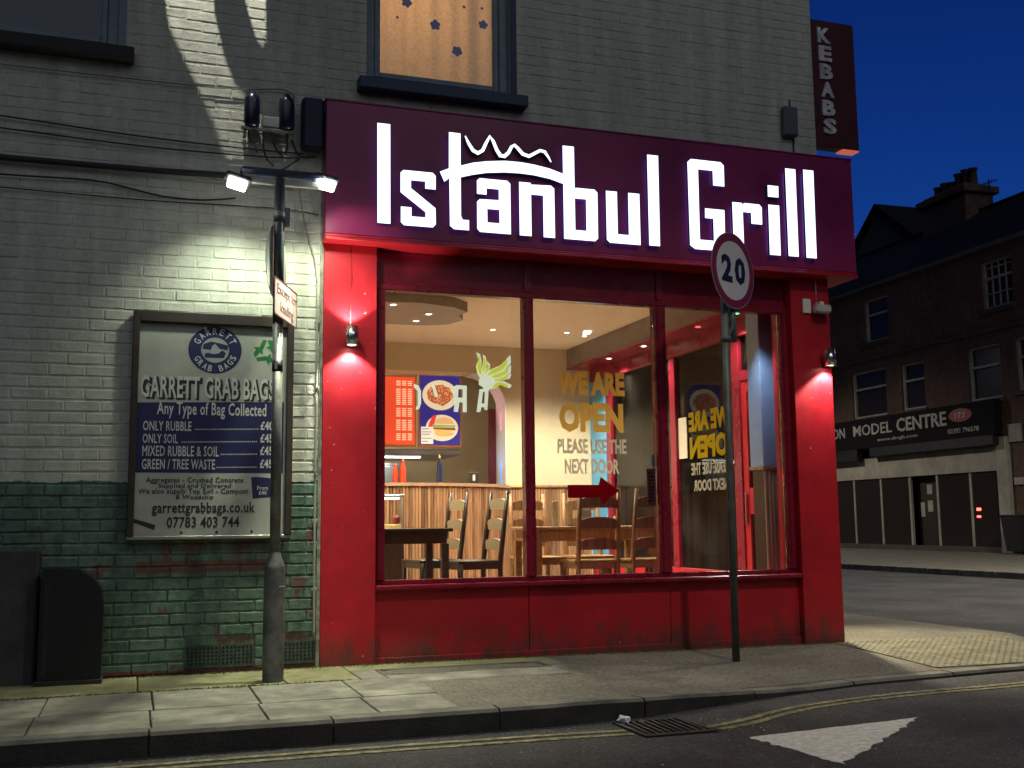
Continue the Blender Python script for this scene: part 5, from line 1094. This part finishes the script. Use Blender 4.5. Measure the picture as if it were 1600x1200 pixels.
# shop front of the model shop
LB(tr, 'frieze', farwhite, (-9.8, .03, -.06, .2, 2.33, 3.02)); LB(tr, 'pier', farwhite, (.031, .47, -.12, .2, 0, 3.28), bev=.01)
LB(tr, 'fascia', signblk, (-9.8, .30, -.30, -.061, 3.35, 4.35)); LB(tr, 'awning_box', mat('awning_black', (.012, .012, .012), .6), (-5.6, .20, -.34, -.061, 3.03, 3.345), (-9.8, -6.3, -.34, -.061, 2.93, 3.345), bev=.03)
LB(tr, 'stall_riser', mat('riser_stone', (.07, .065, .055), .8, var=.2), (-9.8, .03, -.03, .15, -.02, .16))
for x_ in (-8.5, -7.0, -5.5, -4.0, -2.68, -1.2): LB(tr, 'mullion', farwhite, (x_-.045, x_+.045, -.02, .06, .1605, 2.329))
for a, b in ((-9.8, -8.545), (-8.455, -7.045), (-6.955, -5.545), (-5.455, -4.045), (-2.635, -1.245), (-1.155, .03)): LB(tr, 'shop_pane', farglass, (a, b, .0, .02, .1605, 2.329))
dd_ = LB(tr, 'door', mat('far_door', (.03, .025, .022), .5), (-3.955, -2.725, .25, .30, 0, 2.329)); LB(dd_, 'notice', farwhite, (-3.5, -3.25, .24, .2495, 1.2, 1.55), (-3.5, -3.25, .24, .2495, 1.75, 2.05)); LB(dd_, 'letter_flap', farwhite, (-3.85, -3.65, .24, .2495, 1.05, 1.5))
lt = mat('sign_lettering', (.42, .40, .36), .7, var=.2, vscale=3)
def lt_text(s, x0, x1, z0, z1, bold=.02, M=lt, nm='lettering'): text_mesh(s, (x0, -.3, z0), X, Z, x1-x0, z1-z0, .02, bold=bold).build(nm, M, tr, local=True)
lt_text('TON', -8.02, -6.95, 3.78, 4.14, .01); lt_text('MODEL', -6.45, -4.35, 3.78, 4.15, .01); lt_text('CENTRE', -4.1, -1.72, 3.76, 4.20, .02)
lt_text('www.sbcgb.com', -5.15, -3.1, 3.50, 3.64, .0); lt_text('02392 796578', -1.68, -.36, 3.50, 3.64, .0)
MB().poly(ell(-1.10, 4.02, .50, .20, 28), (0, -.32, 0), X, Z, .019).build('oval_badge', mat('badge_red', (.30, .05, .05), .6), tr, local=True); text_mesh('173', (-1.32, -.32, 3.93), X, Z, .44, .17, .01, bold=.02).build('number', lt, tr, local=True)
LB(tr, 'display', mat('display_pale', (.20, .18, .15), .8), (-8.2, -7.95, .1, .2, .9, 1.2), (-7.9, -7.2, .02, .06, 3.0-.68, 3.0-.67)); LB(tr, 'meter_box', farwhite, (.62, .95, -.06, -.001, 1.9, 2.1)); LB(tr, 'small_sign', farwhite, (.50, .98, -.06, -.001, 3.1, 3.6))
RL = LB(tr, 'red_reflection', mat('red_reflection', (1, .05, .05), .4, emit=(1, .06, .05), estr=7), (-1.02, -.84, -.012, -.001, 1.20, 1.28), (-1.02, -.86, -.012, -.001, 1.00, 1.06), bev=.02)  # tail light reflection in the shop window, added as glowing red patches
# pitched roof, chimneys
mb = MB(); mb.add([(-14.1, -.15, 8.921), (9.1, -.15, 8.921), (9.1, 4.1, 11.6), (-14.1, 4.1, 11.6), (-14.1, 8.4, 8.9), (9.1, 8.4, 8.9)], [(0, 1, 2, 3), (3, 2, 5, 4), (0, 3, 4), (1, 5, 2)]); rf_ = mb.build('roof', slate, tr, local=True)
MB().tube([(-14.1, 4.1, 11.62), (9.1, 4.1, 11.62)], .09, 8).build('ridge', slate, tr, local=True)
ch = LB(tr, 'chimney', farbrick, (-7.1, -4.75, 3.5, 4.7, 10.4, 12.25), (-7.25, -4.6, 3.35, 4.85, 12.2505, 12.5), (-7.05, -4.8, 3.55, 4.65, 12.5005, 12.62), bev=.03)
potM = mat('chimney_pot', (.05, .035, .03), .8, var=.2)
for i, h in enumerate((.45, .5, .42, .62, .66, .6)): MB().lathe([(.17, 0), (.15, .08), (.13, h-.08), (.17, h-.05), (.17, h), (.10, h)], (-6.85+i*.37, 4.1, 12.62+(.1 if i > 2 else 0)*0), 12).build('pot', potM, ch, local=True)
an = MB(); an.obox((-4.25, 4.1, 11.4), (-4.25, 4.1, 12.6), .03, .03); an.obox((-4.5, 4.1, 12.5), (-3.9, 4.1, 12.45), .02, .02)
for i in range(4): an.obox((-4.4+i*.14, 3.95, 12.49), (-4.4+i*.14, 4.25, 12.49), .015, .015)
an.build('aerial', black, tr, local=True)
gb = thing('gable_house', 'grey rendered gable house rising behind the terrace roof', 'building', (33.6, 34.6, 0), RZ)
MB().poly([(-8, -.1), (8, -.1), (8, 9.3), (.0, 15.9), (-8, 9.3)], (0, 0, 0), X, Z, .3).build('gable_wall', mat('grey_gable', (.07, .075, .08), .85, var=.15), gb, local=True)
mb = MB(); mb.add([(0, -.3, 16.1), (8.4, -.3, 9.25), (8.4, 12, 9.25), (0, 12, 16.1), (-8.4, 12, 9.25), (-8.4, -.3, 9.25)], [(0, 1, 2, 3), (0, 3, 4, 5)]); mb.add([(0, -.3, 15.95), (8.4, -.3, 9.1), (8.4, 12, 9.1), (0, 12, 15.95), (-8.4, 12, 9.1), (-8.4, -.3, 9.1)], [(3, 2, 1, 0), (5, 4, 3, 0)]); mb.build('roof', slate, gb, local=True)
LB(gb, 'body', farbrick, (-7.9, 7.9, .301, 11.8, 0, 9.2))
bn = thing('wheelie_bin', 'black wheelie bin standing by the white pier of the model shop', 'bin', (22.75, 15.75, 0), RZ)
mb = MB(); vs = [(-.26, -.30, .08), (.26, -.30, .08), (.26, .30, .08), (-.26, .30, .08), (-.34, -.38, 1.0), (.34, -.38, 1.0), (.34, .36, 1.0), (-.34, .36, 1.0)]; mb.add(vs, [(3, 2, 1, 0), (4, 5, 6, 7), (0, 1, 5, 4), (1, 2, 6, 5), (2, 3, 7, 6), (3, 0, 4, 7)]); mb.build('body', blackp, bn, local=True)
MB().box(-.37, .37, -.41, .42, 1.001, 1.07, bev=.025).build('lid', blackp, bn, local=True)
for s in (-1, 1): MB().tube([(s*.27, .30, .10), (s*.33, .30, .10)], .10, 14).build('wheel', black, bn, local=True)
MB().tube([(-.25, .46, .98), (.25, .46, .98)], .02, 8).build('handle', blackp, bn, local=True)
# terrace on the near side of the road, behind the viewer
bt = thing('brick_terrace', 'dark brick terrace on the other side of the road facing the shop', 'building', (0, -24, 0), math.pi)
LB(bt, 'wall', farbrick, (-30, 30, 0, 8, -.1, 6.4))
mb = MB(); mb.add([(-30, -.3, 6.4), (30, -.3, 6.4), (30, 4, 9), (-30, 4, 9), (-30, 8.3, 6.4), (30, 8.3, 6.4)], [(0, 1, 2, 3), (3, 2, 5, 4), (0, 3, 4), (1, 5, 2)]); mb.build('roof', slate, bt, local=True)
for i in range(-7, 8):
    f_ = LB(bt, 'window', farwhite, (i*4-.6, i*4+.6, -.05, -.001, 3.9, 5.3)); LB(f_, 'pane', farglass, (i*4-.5, i*4+.5, -.06, -.0501, 4.0, 5.2))

# ------------------------------------------------------------------ street lamps (out of frame, where the photograph's light comes from)
def street_lamp(x, y, h, e, label, to, spot=120, col=(1, .90, .72)):
    t = thing('street_lamp', label, 'street lamp', (x, y, 0), 0, 'street lamps'); a = Vector(to)-Vector((x, y, 0)); a.z = 0; a.normalize()
    MB().tube([(x, y, -.12), (x, y, 1.2), (x, y, 1.25), (x, y, h)], .09, 14, rs=[.09, .09, .06, .045]).build('column', galv, t)
    MB().tube([(x, y, h-.05), (x+a.x*.4, y+a.y*.4, h+.10), (x+a.x*.9, y+a.y*.9, h+.14)], .03, 8).build('arm', galv, t)
    c = Vector((x, y, h+.13))+a*1.1
    MB().obox(c-a*.3, c+a*.3, .28, .12).build('head', galv, t); MB().obox(c-a*.22-Vector((0, 0, .075)), c+a*.22-Vector((0, 0, .075)), .2, .028).build('lens', mat('street_lens', (1, 1, 1), .4, emit=(1, .92, .75), estr=40), t)
    lamp('lamp_light', 'SPOT', (c.x, c.y, h-.02), e, col, t, to=(c.x+a.x*1.5, c.y+a.y*1.5, 0), size=.12, spot=spot, blend=.6)
street_lamp(11.7, -19.6, 6, 1500, 'street lamp across the main road to the right', (8, -8, 0))
street_lamp(5.0, -6.6, 7.5, 560, 'tall street lamp beside the viewer over the road', (4.0, -3, 0), 92)
street_lamp(15.0, 26.0, 8, 1500, 'street lamp further up the far kerb of the side street', (18, 22, 0), 140)
street_lamp(-13, -16, 6, 500, 'street lamp across the main road to the left', (-8, -8, 0))
street_lamp(14.6, 3.0, 8, 3600, 'street lamp on the far kerb of the side street', (17.5, 9, 0), 140)
# unseen lamp above the frame; added plate is cut to shape slivers of light
wl2 = thing('gobo_lamp', 'unseen lamp with an added gobo plate shaping light on the painted wall', 'lamp', (.35, -.75, 6.2))
LP = Vector((.35, -.85, 7.05))
MB().box(.25, .45, -.95, -.2105, 7.10, 7.16, bev=.005).build('arm', black, wl2)  # arm of the unseen gobo lamp
MB().box(-.34, -.32, -.9, -.88, 6.2505, 7.0995).build('gobo_hanger', black, wl2); MB().box(-.34, .2495, -.9, -.88, 7.10, 7.12).build('gobo_hanger', black, wl2)
def gobo_pt(x, z, k=.80): p = Vector((x, 0, z)); d = p-LP; t = k/(-d.z); q = LP+d*t; return (q.x, q.y)
def wz(px_, py_): return px_, py_
sl1 = [gobo_pt(*q) for q in ((.0, 5.3), (.40, 5.3), (.44, 4.75), (.52, 4.42), (.60, 4.22), (.86, 3.93), (1.05, 3.62), (1.10, 3.30), (.70, 3.30), (.56, 3.62), (.44, 3.95), (.30, 4.25), (.13, 4.60))]
sl2 = [gobo_pt(*q) for q in ((.60, 5.1), (.80, 5.1), (.815, 4.62), (.79, 4.55), (.74, 4.60), (.68, 4.8))]
ox = [(-.2, -1.5), (.9, -1.5), (.9, -.3), (-.2, -.3)]
MB().poly([(-.35, -1.5), (1.05, -1.5), (1.05, -.25), (-.35, -.25)], (0, 0, LP.z-.80), X, Y, .003, [sl1, sl2]).build('gobo_plate', black, wl2)
lamp('gobo_light', 'SPOT', LP, 430, (1, .97, .86), wl2, to=(.6, 0, 3.7), size=.005, spot=70, blend=.3)
